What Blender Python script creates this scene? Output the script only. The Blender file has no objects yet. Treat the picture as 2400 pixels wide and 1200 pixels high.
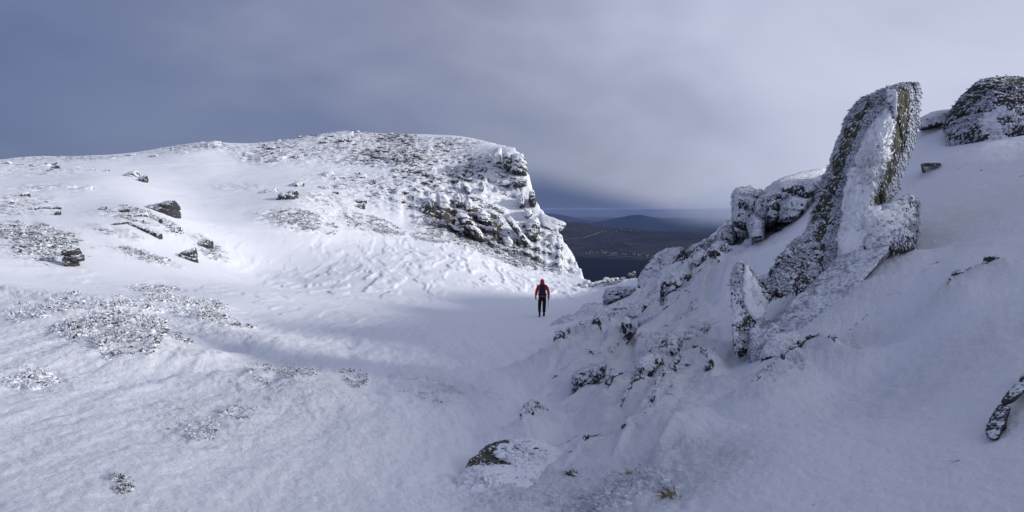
import bpy, bmesh, math, random
import numpy as np
from mathutils import Vector, Matrix

# ------------------------------------------------------------------ camera, sky, sun, exposure
F = 1779.0            # focal length in pixels of the 2400 px wide photograph
HOR = 490.0           # pixel row of the horizon (camera at the origin, looking along +Y)
sc = bpy.context.scene
cam_d = bpy.data.cameras.new('camera')
cam_d.sensor_width = 36.0
cam_d.lens = 36.0 * F / 2400.0
cam_d.shift_y = -(600.0 - HOR) / 2400.0
cam_d.clip_start = 0.05
cam_d.clip_end = 120000.0
cam = bpy.data.objects.new('camera', cam_d)
sc.collection.objects.link(cam)
cam.rotation_euler = (math.radians(90), 0, 0)
sc.camera = cam

SUN_AZ = math.radians(101.0)      # clockwise from +Y: from the right, a little behind the camera
SUN_EL = math.radians(18.5)
sdir = Vector((math.sin(SUN_AZ) * math.cos(SUN_EL), math.cos(SUN_AZ) * math.cos(SUN_EL), math.sin(SUN_EL)))
sun_d = bpy.data.lights.new('sun', 'SUN')
sun_d.energy = 3.25
sun_d.angle = math.radians(7.0)
sun_d.color = (1.0, 0.965, 0.92)
sun = bpy.data.objects.new('sun', sun_d)
sun.rotation_euler = sdir.to_track_quat('Z', 'Y').to_euler()
sun.location = sdir * 60
sc.collection.objects.link(sun)

sc.view_settings.view_transform = 'Standard'
sc.view_settings.look = 'None'
sc.view_settings.gamma = 1.0
sc.view_settings.use_curve_mapping = False
sc.view_settings.exposure = 0.0
sc.cycles.use_denoising = True
sc.cycles.max_bounces = 6
sc.cycles.diffuse_bounces = 3
sc.cycles.volume_bounces = 3
sc.cycles.use_adaptive_sampling = True
sc.cycles.adaptive_threshold = 0.012

world = bpy.data.worlds.new('World')
sc.world = world
world.use_nodes = True


class NT:
    """small helper for writing node trees"""
    def __init__(s, tree):
        s.t = tree
        tree.nodes.clear()

    def n(s, typ, ins=None, **kw):
        nd = s.t.nodes.new(typ)
        for k, v in kw.items():
            setattr(nd, k, v)
        for k, v in (ins or {}).items():
            if hasattr(v, 'is_linked') or hasattr(v, 'links'):
                s.t.links.new(v, nd.inputs[k])
            else:
                nd.inputs[k].default_value = v
        return nd

    def m(s, op, a, b=0.0, c=0.0, clamp=False):
        nd = s.n('ShaderNodeMath', {0: a, 1: b, 2: c}, operation=op)
        nd.use_clamp = clamp
        return nd.outputs[0]

    def vm(s, op, a, b=(0, 0, 0)):
        return s.n('ShaderNodeVectorMath', {0: a, 1: b}, operation=op).outputs[0]

    def noise(s, vec, scale, detail=4.0, rough=0.55, dist=0.0):
        return s.n('ShaderNodeTexNoise', {'Vector': vec, 'Scale': scale, 'Detail': detail, 'Roughness': rough, 'Distortion': dist}).outputs[0]

    def ss(s, v, lo, hi, a=0.0, b=1.0):
        return s.n('ShaderNodeMapRange', {'Value': v, 'From Min': lo, 'From Max': hi, 'To Min': a, 'To Max': b},
                   interpolation_type='SMOOTHSTEP').outputs[0]

    def mix(s, f, a, b):
        nd = s.n('ShaderNodeMix', data_type='RGBA')
        for i, v in ((0, f), (6, a), (7, b)):
            if hasattr(v, 'links'):
                s.t.links.new(v, nd.inputs[i])
            else:
                nd.inputs[i].default_value = v if i == 0 else (tuple(v) + (1.0,))[:4]
        return nd.outputs[2]


def build_world():
    w = NT(world.node_tree)
    d = w.n('ShaderNodeTexCoord').outputs['Generated']
    sep = w.n('ShaderNodeSeparateXYZ', {0: d})
    el = w.m('ARCSINE', sep.outputs[2])
    # brighter towards the sun, which stands behind thin cloud to the right
    ds = w.n('ShaderNodeVectorMath', {0: d, 1: tuple(sdir)}, operation='DOT_PRODUCT').outputs['Value']
    toward = w.ss(ds, -0.95, 0.85)
    stretched = w.vm('MULTIPLY', d, (1.0, 1.0, 2.0))
    n1 = w.noise(stretched, 2.3, 3.5, 0.5, 0.5)
    n2 = w.noise(w.vm('ADD', stretched, (3.7, 1.3, 8.1)), 5.5, 4.0, 0.5, 0.3)
    t = w.m('ADD', w.m('MULTIPLY', toward, 1.02), w.m('MULTIPLY', w.m('SUBTRACT', n1, 0.5), 0.68))
    t = w.m('ADD', t, w.m('MULTIPLY', w.m('SUBTRACT', n2, 0.5), 0.22))
    t = w.m('SUBTRACT', t, w.ss(el, 0.22, 1.1, -0.03, 0.34))
    ramp = w.n('ShaderNodeValToRGB', {0: t})
    cr = ramp.color_ramp
    K = 10.0
    cols = [(0.0, (0.100, 0.135, 0.28)), (0.25, (0.175, 0.208, 0.35)), (0.45, (0.30, 0.325, 0.455)),
            (0.66, (0.475, 0.51, 0.68)), (1.0, (0.68, 0.71, 0.86))]
    while len(cr.elements) < len(cols):
        cr.elements.new(0.5)
    for e, (p, c) in zip(cr.elements, cols):
        e.position = p
        e.color = (c[0], c[1], c[2], 1)
    cloud = ramp.outputs[0]
    # under the cloud base the air towards the horizon is a deep blue
    lim = w.m('ADD', w.n('ShaderNodeMapRange', {'Value': ds, 'From Min': -0.13, 'From Max': 0.06, 'To Min': 0.042, 'To Max': -0.012}).outputs[0], w.m('MULTIPLY', w.m('SUBTRACT', n1, 0.5), 0.04))
    low = w.ss(w.m('SUBTRACT', el, lim), -0.020, 0.026, 1.0, 0.0)
    low = w.m('MULTIPLY', low, w.ss(ds, 0.02, 0.12, 0.92, 0.0))
    cloud = w.mix(low, cloud, (0.042, 0.078, 0.215))
    cloudk = w.vm('SCALE', cloud)
    w.t.nodes[-1].inputs[3].default_value = K
    sky = w.n('ShaderNodeTexSky', sky_type='NISHITA', sun_disc=False, sun_elevation=SUN_EL, sun_rotation=SUN_AZ,
              altitude=1800.0, air_density=1.0, dust_density=1.0, ozone_density=1.5)
    c = w.mix(0.93, sky.outputs[0], cloudk)
    bg = w.n('ShaderNodeBackground', {'Color': c, 'Strength': 0.1})
    out = w.n('ShaderNodeOutputWorld')
    w.t.links.new(bg.outputs[0], out.inputs[0])


build_world()

# ------------------------------------------------------------------ numpy noise
_rs = np.random.RandomState(7)
_perm = _rs.permutation(256).astype(np.int32)
_perm = np.concatenate([_perm, _perm, _perm])
_g = _rs.normal(size=(256, 3)).astype(np.float32)
_g /= np.linalg.norm(_g, axis=1, keepdims=True)


def pn(x, y, z=None):
    """Perlin gradient noise, about -0.7..0.7, on arrays"""
    x = np.asarray(x, np.float32); y = np.asarray(y, np.float32)
    z = np.zeros_like(x) + np.float32(0.37) if z is None else np.asarray(z, np.float32)
    xi = np.floor(x).astype(np.int32); yi = np.floor(y).astype(np.int32); zi = np.floor(z).astype(np.int32)
    xf = x - xi; yf = y - yi; zf = z - zi
    u = xf * xf * xf * (xf * (xf * 6 - 15) + 10)
    v = yf * yf * yf * (yf * (yf * 6 - 15) + 10)
    w = zf * zf * zf * (zf * (zf * 6 - 15) + 10)
    xi &= 255; yi &= 255; zi &= 255
    out = 0
    for dx in (0, 1):
        wx = u if dx else 1 - u
        for dy in (0, 1):
            wy = v if dy else 1 - v
            for dz in (0, 1):
                wz = w if dz else 1 - w
                h = _perm[_perm[_perm[xi + dx] + yi + dy] + zi + dz]
                g = _g[h]
                out = out + wx * wy * wz * (g[..., 0] * (xf - dx) + g[..., 1] * (yf - dy) + g[..., 2] * (zf - dz))
    return out


def fbm(x, y, z=None, o=4, gain=0.5, lac=2.03):
    a, s, t = 1.0, 0.0, 0.0
    zz = None if z is None else np.asarray(z)
    for i in range(o):
        s = s + a * pn(x + 17.3 * i, y - 9.1 * i, zz)
        t += a
        a *= gain
        x = x * lac; y = y * lac
        zz = None if zz is None else zz * lac
    return s / t * 1.5


def sstep(v, a, b):
    t = np.clip((v - a) / (b - a), 0, 1)
    return t * t * (3 - 2 * t)


# ------------------------------------------------------------------ terrain: a smooth surface through surveyed points
def P(px, py, Y):
    return ((px - 1200) / F * Y, Y, (HOR - py) / F * Y)


CT = [P(*a) for a in [
    # gully floor
    (1200, 1200, 5.0), (1000, 1000, 8.0), (1080, 850, 14.0), (1150, 801, 20.0), (1270, 742, 35.0), (1380, 705, 47), (1405, 672, 57),
    (1330, 668, 58), (1180, 690, 45), (1180, 655, 55), (1265, 652, 62),
    # left foreground and the snow plain
    (0, 1200, 3.9), (300, 1000, 6.2), (600, 1150, 4.9), (650, 900, 10), (0, 900, 8.2), (300, 800, 13.5), (0, 770, 13.5),
    (120, 715, 18.5), (330, 710, 20.5), (0, 672, 23), (230, 690, 26), (450, 735, 20), (610, 775, 18), (800, 760, 21.5), (1000, 780, 20), (900, 720, 31),
    (600, 690, 31), (800, 690, 36), (1000, 680, 42), (300, 655, 33), (600, 640, 47), (850, 640, 48), (1000, 630, 52), (100, 640, 31), (1100, 610, 60),
    # left hill
    (0, 560, 37), (200, 560, 40), (380, 600, 41), (520, 580, 50), (0, 480, 50), (200, 490, 50), (360, 490, 52), (450, 500, 60), (600, 540, 58), (780, 560, 60),
    (960, 575, 63), (0, 420, 68), (250, 420, 68), (440, 440, 74), (600, 470, 68), (700, 480, 66), (850, 520, 67), (0, 374, 92), (150, 370, 92), (290, 366, 92),
    (400, 345, 97), (490, 333, 99), (570, 336, 102), (700, 324, 105), (800, 308, 108), (950, 316, 106), (1060, 322, 102), (1140, 340, 96), (320, 395, 82),
    (560, 380, 88), (700, 400, 84), (850, 380, 90), (1000, 380, 90), (760, 440, 76), (900, 450, 77), (1000, 480, 75), (950, 530, 69.5),
    (1100, 400, 88), (1050, 450, 80), (1060, 520, 73), (1100, 560, 70), (1150, 590, 68.5), (1230, 625, 67), (1320, 655, 65),
    (1150, 520, 76), (1130, 450, 81), (1210, 570, 73), (1210, 500, 78.5), (1190, 440, 82.5), (1200, 375, 86), (1280, 600, 71), (1275, 545, 75), (1335, 620, 70.5),
    # right slope
    (2400, 1200, 3.7), (1800, 1200, 4.2), (1500, 1110, 5.8), (1250, 1080, 7.0), (1130, 1110, 6.5), (1800, 1000, 6.0), (1600, 950, 8), (1400, 960, 9.2), (1280, 930, 10.5), (2200, 950, 5.7),
    (2400, 900, 5.4), (2050, 860, 7.4), (1900, 830, 8.3), (1700, 880, 9.0), (1500, 850, 12.5), (1380, 800, 18), (1450, 765, 20), (1600, 760, 16), (1680, 740, 13.5),
    (2400, 620, 7.9), (2250, 650, 8.1), (2150, 620, 9.6), (2020, 740, 8.8), (1880, 760, 9.3), (2400, 450, 10.4), (2250, 500, 11.2), (2180, 600, 9.9), (2200, 430, 13.2), (2180, 390, 14.5),
    (2400, 345, 13.5), (2300, 350, 14.2), (2240, 345, 15.5), (2190, 300, 18), (1650, 680, 21), (1500, 715, 28), (1430, 715, 33), (1560, 690, 28), (1500, 672, 37), (1620, 625, 30), (1700, 600, 27), (1800, 570, 24.5),
    (1880, 520, 24), (1940, 450, 25), (1720, 545, 32), (1850, 490, 31), (1900, 420, 38), (1850, 432, 38), (1760, 470, 38), (1440, 672, 52), (1500, 652, 48), (1600, 600, 44), (1690, 545, 40),
]]
CT += [(0, 0.6, -1.72), (-3, 0, -1.6), (2.5, 0.5, -1.35), (-14, 2, -0.9), (-22, 12, -1.2), (-30, -12, 1), (0, -14, -1.2), (5, -3, -0.4), (10, 0, 1.8), (9, 6, 1.0),
       (14, -12, 4.0), (23, -5, 7.6), (27, 5, 6.9), (33, 20, 5.4), (36.5, 30, 4.2), (24, 24, 3.6), (15, 18, 2.4), (17, 10, 4.3), (40, 42, 1.6), (42, 55, -2.0), (26, 42, 2.8), (20, 52, -2.5),
       (50, 0, 8), (60, 30, 3), (12, 55, -4.2), (-60, 30, 3), (-70, 70, 6), (-62, 95, 6.6), (-90, 110, 5), (-40, 120, 7), (-10, 128, 9), (-80, -30, 3), (0, -60, -4), (60, -40, 10), (0, 100, 8.0),
       (-20, 150, 4), (10, 130, 4), (-60, 150, 0), (80, 80, -10)]
CT = np.array(CT, np.float64)


def _uv(x, y):
    r = np.sqrt(x * x + y * y) + 1e-6
    return np.arctan2(x, y) * 2.2, np.log(r + 0.8), r


def _phi(d2):
    return 0.5 * d2 * np.log(d2 + 1e-12)


_u, _v, _r = _uv(CT[:, 0], CT[:, 1])
_s = CT[:, 2] / (_r + 4.0)
_pts = np.stack([_u, _v], 1)
_far = np.abs(_u) > 4.5
_pts = np.concatenate([_pts, _pts[_far] - np.sign(_u[_far])[:, None] * np.array([[2 * math.pi * 2.2, 0]])])
_s = np.concatenate([_s, _s[_far]])
_n = len(_pts)
_D2 = ((_pts[:, None] - _pts[None]) ** 2).sum(-1)
_A = np.zeros((_n + 3, _n + 3))
_A[:_n, :_n] = _phi(_D2) + np.eye(_n) * 2e-4
_A[:_n, _n] = 1; _A[:_n, _n + 1:] = _pts
_A[_n, :_n] = 1; _A[_n + 1:, :_n] = _pts.T
_W = np.linalg.solve(_A, np.concatenate([_s, np.zeros(3)]))

# plan of the plateau: outside this outline the ground falls away into the valley
EDGE = np.array([(90, 66), (40, 60), (20, 58), (12.5, 57), (8.4, 57.5), (6.9, 59.5), (6.4, 64), (6.3, 70.5), (5.0, 75.5), (3.9, 78), (2.7, 80.5), (1.5, 86), (0.3, 92), (-4, 108),
                 (-22, 124), (-60, 120), (-110, 120), (-160, 60), (-160, -120), (90, -120)], np.float64)


def edge_dist(x, y):
    """distance outside the plateau outline (0 inside)"""
    d = np.full(x.shape, 1e9)
    inside = np.zeros(x.shape, bool)
    n = len(EDGE)
    for i in range(n):
        ax, ay = EDGE[i]; bx, by = EDGE[(i + 1) % n]
        ex, ey = bx - ax, by - ay
        t = np.clip(((x - ax) * ex + (y - ay) * ey) / (ex * ex + ey * ey), 0, 1)
        d = np.minimum(d, (x - ax - t * ex) ** 2 + (y - ay - t * ey) ** 2)
        c = ((ay > y) != (by > y)) & (x < ex * (y - ay) / (ey + 1e-12) + ax)
        inside ^= c
    d = np.sqrt(d)
    d[inside] = 0
    return d


VALLEY_Z = -420.0


def base(x, y):
    x = np.asarray(x, np.float64).ravel(); y = np.asarray(y, np.float64).ravel()
    out = np.empty(len(x))
    for i in range(0, len(x), 40000):
        xx, yy = x[i:i + 40000], y[i:i + 40000]
        u, v, r = _uv(xx, yy)
        d2 = (u[:, None] - _pts[None, :, 0]) ** 2 + (v[:, None] - _pts[None, :, 1]) ** 2
        s = _phi(d2) @ _W[:_n] + _W[_n] + u * _W[_n + 1] + v * _W[_n + 2]
        z = s * (np.minimum(r, 170) + 4.0)
        ed = edge_dist(xx, yy)
        k = np.clip((r - 110) / 60, 0, 1)
        z = z * (1 - k) + np.minimum(z, 4) * k
        z = z - 4.0 * np.minimum(ed, 4) - 1.8 * np.clip(ed - 4, 0, 12) - 1.0 * np.clip(ed - 16, 0, 40) - 0.42 * np.clip(ed - 56, 0, 3000)
        out[i:i + 40000] = np.maximum(z, VALLEY_Z)
    return out


def base1(x, y):
    return float(base(np.array([x]), np.array([y]))[0])


def hit(px, py, lift=0.0, lo=2.5, hi=125.0, fn=base):
    """where the view line through a pixel of the photograph meets the ground: the world point to build at"""
    Y = np.exp(np.linspace(math.log(lo), math.log(hi), 1500))
    X = (px - 1200) / F * Y
    Z = (HOR - py) / F * Y
    d = Z - (fn(X, Y) + lift)
    k = np.where(d < 0)[0]
    if len(k) == 0:
        k0 = int(np.argmin(d))
        return np.array([X[k0], Y[k0], Z[k0] - d[k0]])
    k0 = max(k[0], 1)
    t = d[k0 - 1] / (d[k0 - 1] - d[k0])
    yy = Y[k0 - 1] * (1 - t) + Y[k0] * t
    return np.array([(px - 1200) / F * yy, yy, (HOR - py) / F * yy])


# ------------------------------------------------------------------ object helpers
COL = sc.collection


def mk_mesh(name, v, f, smooth=True, attrs=None):
    v = np.asarray(v, np.float32); f = np.asarray(f, np.int32)
    me = bpy.data.meshes.new(name)
    nf, k = f.shape
    me.vertices.add(len(v)); me.vertices.foreach_set('co', v.ravel())
    me.loops.add(nf * k); me.loops.foreach_set('vertex_index', f.ravel())
    me.polygons.add(nf)
    me.polygons.foreach_set('loop_start', np.arange(0, nf * k, k, dtype=np.int32))
    me.polygons.foreach_set('use_smooth', np.full(nf, smooth))
    for an, av in (attrs or {}).items():
        a = me.attributes.new(an, 'FLOAT', 'POINT')
        a.data.foreach_set('value', np.asarray(av, np.float32))
    me.update(calc_edges=True)
    return me


def obj(name, me, mats=(), parent=None, loc=None):
    o = bpy.data.objects.new(name, me)
    COL.objects.link(o)
    for m in mats if isinstance(mats, (list, tuple)) else [mats]:
        me.materials.append(m)
    if parent is not None:
        o.parent = parent
    if loc is not None:
        o.location = loc
    return o


def tag(o, label, cat, group=None):
    o['label'] = label; o['category'] = cat
    if group:
        o['group'] = group
    return o


def struct(o):
    o['kind'] = 'structure'
    return o


def stuff(o):
    o['kind'] = 'stuff'
    return o


_ico = {}


def ico(n):
    if n not in _ico:
        bm = bmesh.new()
        bmesh.ops.create_icosphere(bm, subdivisions=n, radius=1.0)
        bm.verts.ensure_lookup_table()
        v = np.array([x.co[:] for x in bm.verts]); f = np.array([[q.index for q in t.verts] for t in bm.faces])
        bm.free()
        _ico[n] = (v / np.linalg.norm(v, axis=1, keepdims=True), f)
    return _ico[n]


def hull_planes(pts):
    bm = bmesh.new()
    vs = [bm.verts.new(p) for p in pts]
    bmesh.ops.convex_hull(bm, input=vs, use_existing_faces=False)
    c = np.mean([v.co[:] for v in bm.verts if v.link_faces], axis=0)
    N, D = [], []
    for f in bm.faces:
        n = np.array(f.normal[:])
        if np.linalg.norm(n) < 0.5:
            continue
        d = float(np.dot(n, np.array(f.verts[0].co[:]) - c))
        if d < 0:
            n, d = -n, -d
        if d > 1e-4:
            N.append(n); D.append(d)
    bm.free()
    return c, np.array(N), np.array(D)


def lump(pts, sub=4, k=16, amp=0.05, freq=1.5, strata=0.0, sfreq=3.0, sdir3=(0.3, 0.2, 1.0), seed=0.0, fine=0.35):
    """a rock body: the rounded convex shape of some points, roughened and cut by bedding joints"""
    pts = np.asarray(pts, float)
    c, N, D = hull_planes(pts)
    he = np.maximum((pts.max(0) - pts.min(0)) / 2, 1e-3)
    v, f = ico(sub)
    q = v * he
    q /= np.linalg.norm(q, axis=1, keepdims=True)
    a = np.maximum(q @ N.T, 0) / D
    am = a.max(1)
    r = 1.0 / (am * ((a / am[:, None]) ** k).sum(1) ** (1.0 / k))
    p = c + q * r[:, None]
    s = float(np.mean(np.sort(he)[:2])) * 2
    e = p * (freq / s) + seed
    d = amp * s * fbm(e[:, 0], e[:, 1], e[:, 2], 5, 0.55)
    e2 = p * (freq * 2.2 / s) - seed
    d = d - amp * s * 0.5 * np.abs(fbm(e2[:, 0], e2[:, 1], e2[:, 2], 3))
    e3 = p * (freq * 9 / s) + seed
    d = d + amp * s * fine * fbm(e3[:, 0], e3[:, 1], e3[:, 2], 3)
    if strata:
        b = np.array(sdir3, float); b /= np.linalg.norm(b)
        h = (p @ b) * (sfreq / s) + 0.5 * fbm(e[:, 0], e[:, 1], e[:, 2], 3)
        t = h - np.floor(h)
        d = d - strata * s * (1 - sstep(np.minimum(t, 1 - t), 0.0, 0.16)) + strata * s * 0.7 * pn(np.floor(h) * 3.7 + seed, np.zeros_like(h) + 0.5)
    p = p + q * d[:, None]
    return p, f


def join(parts):
    V, Fc, o = [], [], 0
    for v, f in parts:
        V.append(v); Fc.append(np.asarray(f) + o); o += len(v)
    return np.concatenate(V), np.concatenate(Fc)


# ------------------------------------------------------------------ materials
def new_mat(name):
    m = bpy.data.materials.new(name)
    m.use_nodes = True
    return m, NT(m.node_tree)


def finish(nt, col, rough=0.8, spec=0.2, nrm=None, **kw):
    ins = {'Base Color': col, 'Roughness': rough, 'Specular IOR Level': spec}
    ins.update(kw)
    b = nt.n('ShaderNodeBsdfPrincipled', ins)
    if nrm is not None:
        nt.t.links.new(nrm, b.inputs['Normal'])
    o = nt.n('ShaderNodeOutputMaterial')
    nt.t.links.new(b.outputs[0], o.inputs[0])


SNOW = (0.85, 0.87, 0.91)


def snow_ground_mat():
    m, t = new_mat('snow_ground')
    p = t.n('ShaderNodeNewGeometry').outputs['Position']
    nrm = t.n('ShaderNodeNewGeometry').outputs['Normal']
    rub = t.n('ShaderNodeAttribute', attribute_name='rubble').outputs['Fac']
    wild = t.n('ShaderNodeAttribute', attribute_name='crust').outputs['Fac']
    wind = t.vm('MULTIPLY', p, (0.55, 1.0, 1.5))
    n1 = t.noise(wind, 1.7, 6.0, 0.68, 0.6)
    n2 = t.noise(wind, 6.5, 5.0, 0.65, 0.4)
    nn = t.m('ADD', t.m('MULTIPLY', n1, 0.55), t.m('MULTIPLY', n2, 0.45))
    nz = t.n('ShaderNodeSeparateXYZ', {0: nrm}).outputs[2]
    steep = t.ss(nz, 0.45, 0.9, 0.16, 0.0)
    thr = t.m('SUBTRACT', 0.635, t.m('MULTIPLY', rub, 0.155))
    f = t.ss(t.m('SUBTRACT', t.m('ADD', nn, t.m('MULTIPLY', steep, rub)), thr), -0.012, 0.035)
    heath = t.mix(t.noise(p, 2.6, 3.0), (0.030, 0.030, 0.032), (0.080, 0.076, 0.068))
    var = t.noise(p, 0.5, 3.0)
    snow = t.mix(var, SNOW, (0.87, 0.885, 0.92))
    grey = t.mix(t.m('MULTIPLY', rub, t.ss(n2, 0.38, 0.6, 0.0, 0.40)), snow, (0.40, 0.41, 0.44))
    col = t.mix(f, grey, heath)
    # relief too fine for the mesh: grains, rime pellets and crust
    g1 = t.noise(p, 34.0, 5.0, 0.7)
    g2 = t.noise(p, 9.0, 4.0, 0.6)
    b1 = t.n('ShaderNodeBump', {'Height': g1, 'Distance': 0.032, 'Strength': t.m('ADD', 0.6, t.m('MULTIPLY', wild, 0.6), 0, True)})
    b2 = t.n('ShaderNodeBump', {'Height': g2, 'Distance': 0.04, 'Strength': t.m('ADD', 0.32, t.m('MULTIPLY', wild, 0.7), 0, True), 'Normal': b1.outputs[0]})
    b3 = t.n('ShaderNodeBump', {'Height': nn, 'Distance': 0.35, 'Strength': t.m('MULTIPLY', rub, 0.9, 0, True), 'Normal': b2.outputs[0]})
    finish(t, col, 0.62, 0.25, b3.outputs[0])
    return m


def rime_rock_mat():
    m, t = new_mat('rimed_rock')
    p = t.n('ShaderNodeNewGeometry').outputs['Position']
    nrm = t.n('ShaderNodeNewGeometry').outputs['Normal']
    sx = t.n('ShaderNodeSeparateXYZ', {0: nrm})
    cover = t.n('ShaderNodeAttribute', attribute_name='cover', attribute_type='OBJECT').outputs['Fac']
    grain = t.n('ShaderNodeAttribute', attribute_name='grain', attribute_type='OBJECT').outputs['Fac']
    lich = t.n('ShaderNodeAttribute', attribute_name='lichen', attribute_type='OBJECT').outputs['Fac']
    q = t.n('ShaderNodeVectorMath', {0: p}, operation='SCALE')
    t.t.links.new(grain, q.inputs[3])
    q = q.outputs[0]
    n1 = t.noise(q, 1.0, 6.0, 0.65, 0.5)
    n2 = t.noise(q, 4.2, 5.0, 0.68, 0.2)
    f = t.m('ADD', t.m('MULTIPLY', n1, 1.5), t.m('MULTIPLY', n2, 1.5))
    f = t.m('ADD', f, t.m('MULTIPLY', sx.outputs[2], 0.50))
    f = t.m('ADD', f, t.m('MULTIPLY', sx.outputs[0], -0.10))
    f = t.m('ADD', f, t.m('MULTIPLY', cover, 1.6))
    f = t.ss(f, 1.56, 1.72)
    rock = t.mix(t.ss(n2, 0.3, 0.7), (0.020, 0.021, 0.024), (0.074, 0.074, 0.076))
    green = t.mix(n2, (0.045, 0.052, 0.022), (0.125, 0.135, 0.060))
    lm = t.m('MULTIPLY', t.ss(t.noise(q, 1.6, 4.0, 0.6), 0.42, 0.60), lich)
    rock = t.mix(lm, rock, green)
    rime = t.mix(t.ss(n2, 0.35, 0.6), (0.50, 0.52, 0.57), SNOW)
    col = t.mix(f, rock, rime)
    h = t.m('ADD', t.m('MULTIPLY', n2, 0.5), t.m('MULTIPLY', f, 0.35))
    dist = t.m('DIVIDE', 0.16, t.m('MAXIMUM', grain, 0.2))
    b = t.n('ShaderNodeBump', {'Height': h, 'Distance': dist, 'Strength': 0.85})
    b2 = t.n('ShaderNodeBump', {'Height': t.noise(q, 16.0, 3.0, 0.6), 'Distance': t.m('MULTIPLY', dist, 0.2), 'Strength': 0.6, 'Normal': b.outputs[0]})
    finish(t, col, 0.8, 0.2, b2.outputs[0])
    return m


def plain_mat(name, a, b=None, scale=8.0, rough=0.8, bump=0.0, spec=0.2, detail=4.0):
    m, t = new_mat(name)
    p = t.n('ShaderNodeTexCoord').outputs['Object']
    n = t.noise(p, scale, detail, 0.6)
    col = t.mix(t.ss(n, 0.3, 0.7), a, b or a)
    nr = None
    if bump:
        nr = t.n('ShaderNodeBump', {'Height': n, 'Distance': bump, 'Strength': 0.7}).outputs[0]
    finish(t, col, rough, spec, nr)
    return m


def snow_lump_mat():
    m, t = new_mat('wind_packed_snow')
    p = t.n('ShaderNodeNewGeometry').outputs['Position']
    g1 = t.noise(p, 30.0, 5.0, 0.7)
    g2 = t.noise(p, 8.0, 4.0, 0.6, 0.5)
    b1 = t.n('ShaderNodeBump', {'Height': g1, 'Distance': 0.012, 'Strength': 0.6})
    b2 = t.n('ShaderNodeBump', {'Height': g2, 'Distance': 0.06, 'Strength': 0.6, 'Normal': b1.outputs[0]})
    finish(t, t.mix(g2, SNOW, (0.87, 0.885, 0.92)), 0.62, 0.25, b2.outputs[0])
    return m


M_GROUND = snow_ground_mat()
M_ROCK = rime_rock_mat()
M_SNOW = snow_lump_mat()
M_RIME = plain_mat('rime_ice', (0.66, 0.69, 0.75), (0.82, 0.84, 0.89), 14.0, 0.55, 0.004)
M_FEATHER = plain_mat('rime_feather_ice', (0.44, 0.47, 0.54), (0.66, 0.69, 0.76), 9.0, 0.5, 0.003)
M_TWIG = plain_mat('heather_twigs', (0.034, 0.031, 0.024), (0.105, 0.088, 0.060), 9.0, 0.9)
M_STRAW = plain_mat('dry_grass', (0.26, 0.19, 0.10), (0.36, 0.28, 0.16), 20.0, 0.85)

# ------------------------------------------------------------------ what lies on the plateau, as plan regions
def region(px, py, rx, ry):
    c = hit(px, py)
    a = hit(px, py + ry)[1]; b = hit(px, py - ry)[1]
    return (c[0] / c[1], c[1], rx / F, max(abs(b - a) / 2, rx / F * c[1] * 0.35))


def in_region(x, y, R, soft=0.5):
    with np.errstate(divide='ignore', invalid='ignore'):
        e = ((x / np.maximum(y, 0.5) - R[0]) / R[2]) ** 2 + ((y - R[1]) / R[3]) ** 2
    e = np.where(y < 0.6, 99.0, e)
    return 1 - sstep(np.sqrt(e), 1 - soft, 1 + soft)


RUBBLE = [(region(*a[:4]), a[4]) for a in [
    (850, 345, 270, 40, 0.9), (1030, 400, 130, 60, 0.95), (900, 440, 170, 45, 0.7), (760, 480, 80, 35, 0.55), (690, 515, 90, 26, 0.8),
    (870, 535, 90, 18, 0.85), (330, 512, 110, 20, 0.8), (70, 560, 120, 42, 0.9), (30, 480, 110, 26, 0.65), (90, 400, 150, 14, 0.45),
    (340, 602, 90, 14, 0.6), (490, 580, 50, 22, 0.75), (630, 365, 90, 18, 0.7), (400, 350, 80, 12, 0.6), (150, 374, 160, 5, 0.6),
    (1090, 540, 120, 50, 1.0), (1240, 615, 120, 26, 1.0), (1290, 580, 45, 40, 0.75), (1445, 666, 45, 7, 1.0), (1180, 585, 110, 30, 0.9),
    (820, 316, 210, 7, 1.0), (1080, 332, 90, 10, 1.0), (480, 340, 100, 7, 0.7), (200, 371, 120, 4, 0.7), (1140, 450, 50, 40, 0.35), (130, 440, 120, 10, 0.5), (270, 545, 70, 12, 0.7), (560, 440, 60, 10, 0.4),
    (1500, 700, 70, 12, 0.25), (1640, 600, 60, 14, 0.4)]]
SASTRUGI = [(region(*a[:4]), a[4]) for a in [
    (1100, 625, 240, 40, 1.0), (830, 660, 190, 38, 0.85), (1290, 672, 90, 22, 1.0), (900, 600, 200, 18, 0.6), (600, 630, 220, 26, 0.4), (480, 540, 120, 25, 0.35), (500, 700, 250, 40, 0.35), (900, 760, 220, 40, 0.3), (150, 640, 150, 20, 0.35)]]
CRAGGY = [(region(*a[:4]), a[4]) for a in [
    (1110, 520, 120, 60, 1.0), (1160, 420, 80, 50, 0.8), (1040, 440, 70, 50, 0.8), (1250, 570, 70, 60, 1.0), (1300, 600, 45, 40, 0.9), (960, 470, 80, 40, 0.5),
    (1790, 505, 130, 55, 1.0), (1650, 590, 60, 26, 0.9), (1540, 650, 60, 24, 0.7)]]
RIBS = [(region(*a[:4]), a[4]) for a in [(1500, 790, 190, 110, 1.0), (1620, 690, 130, 50, 0.8), (1420, 900, 130, 60, 0.8), (1640, 900, 90, 60, 0.5), (1380, 1010, 120, 50, 0.45), (1900, 880, 120, 50, 0.35)]]
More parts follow.
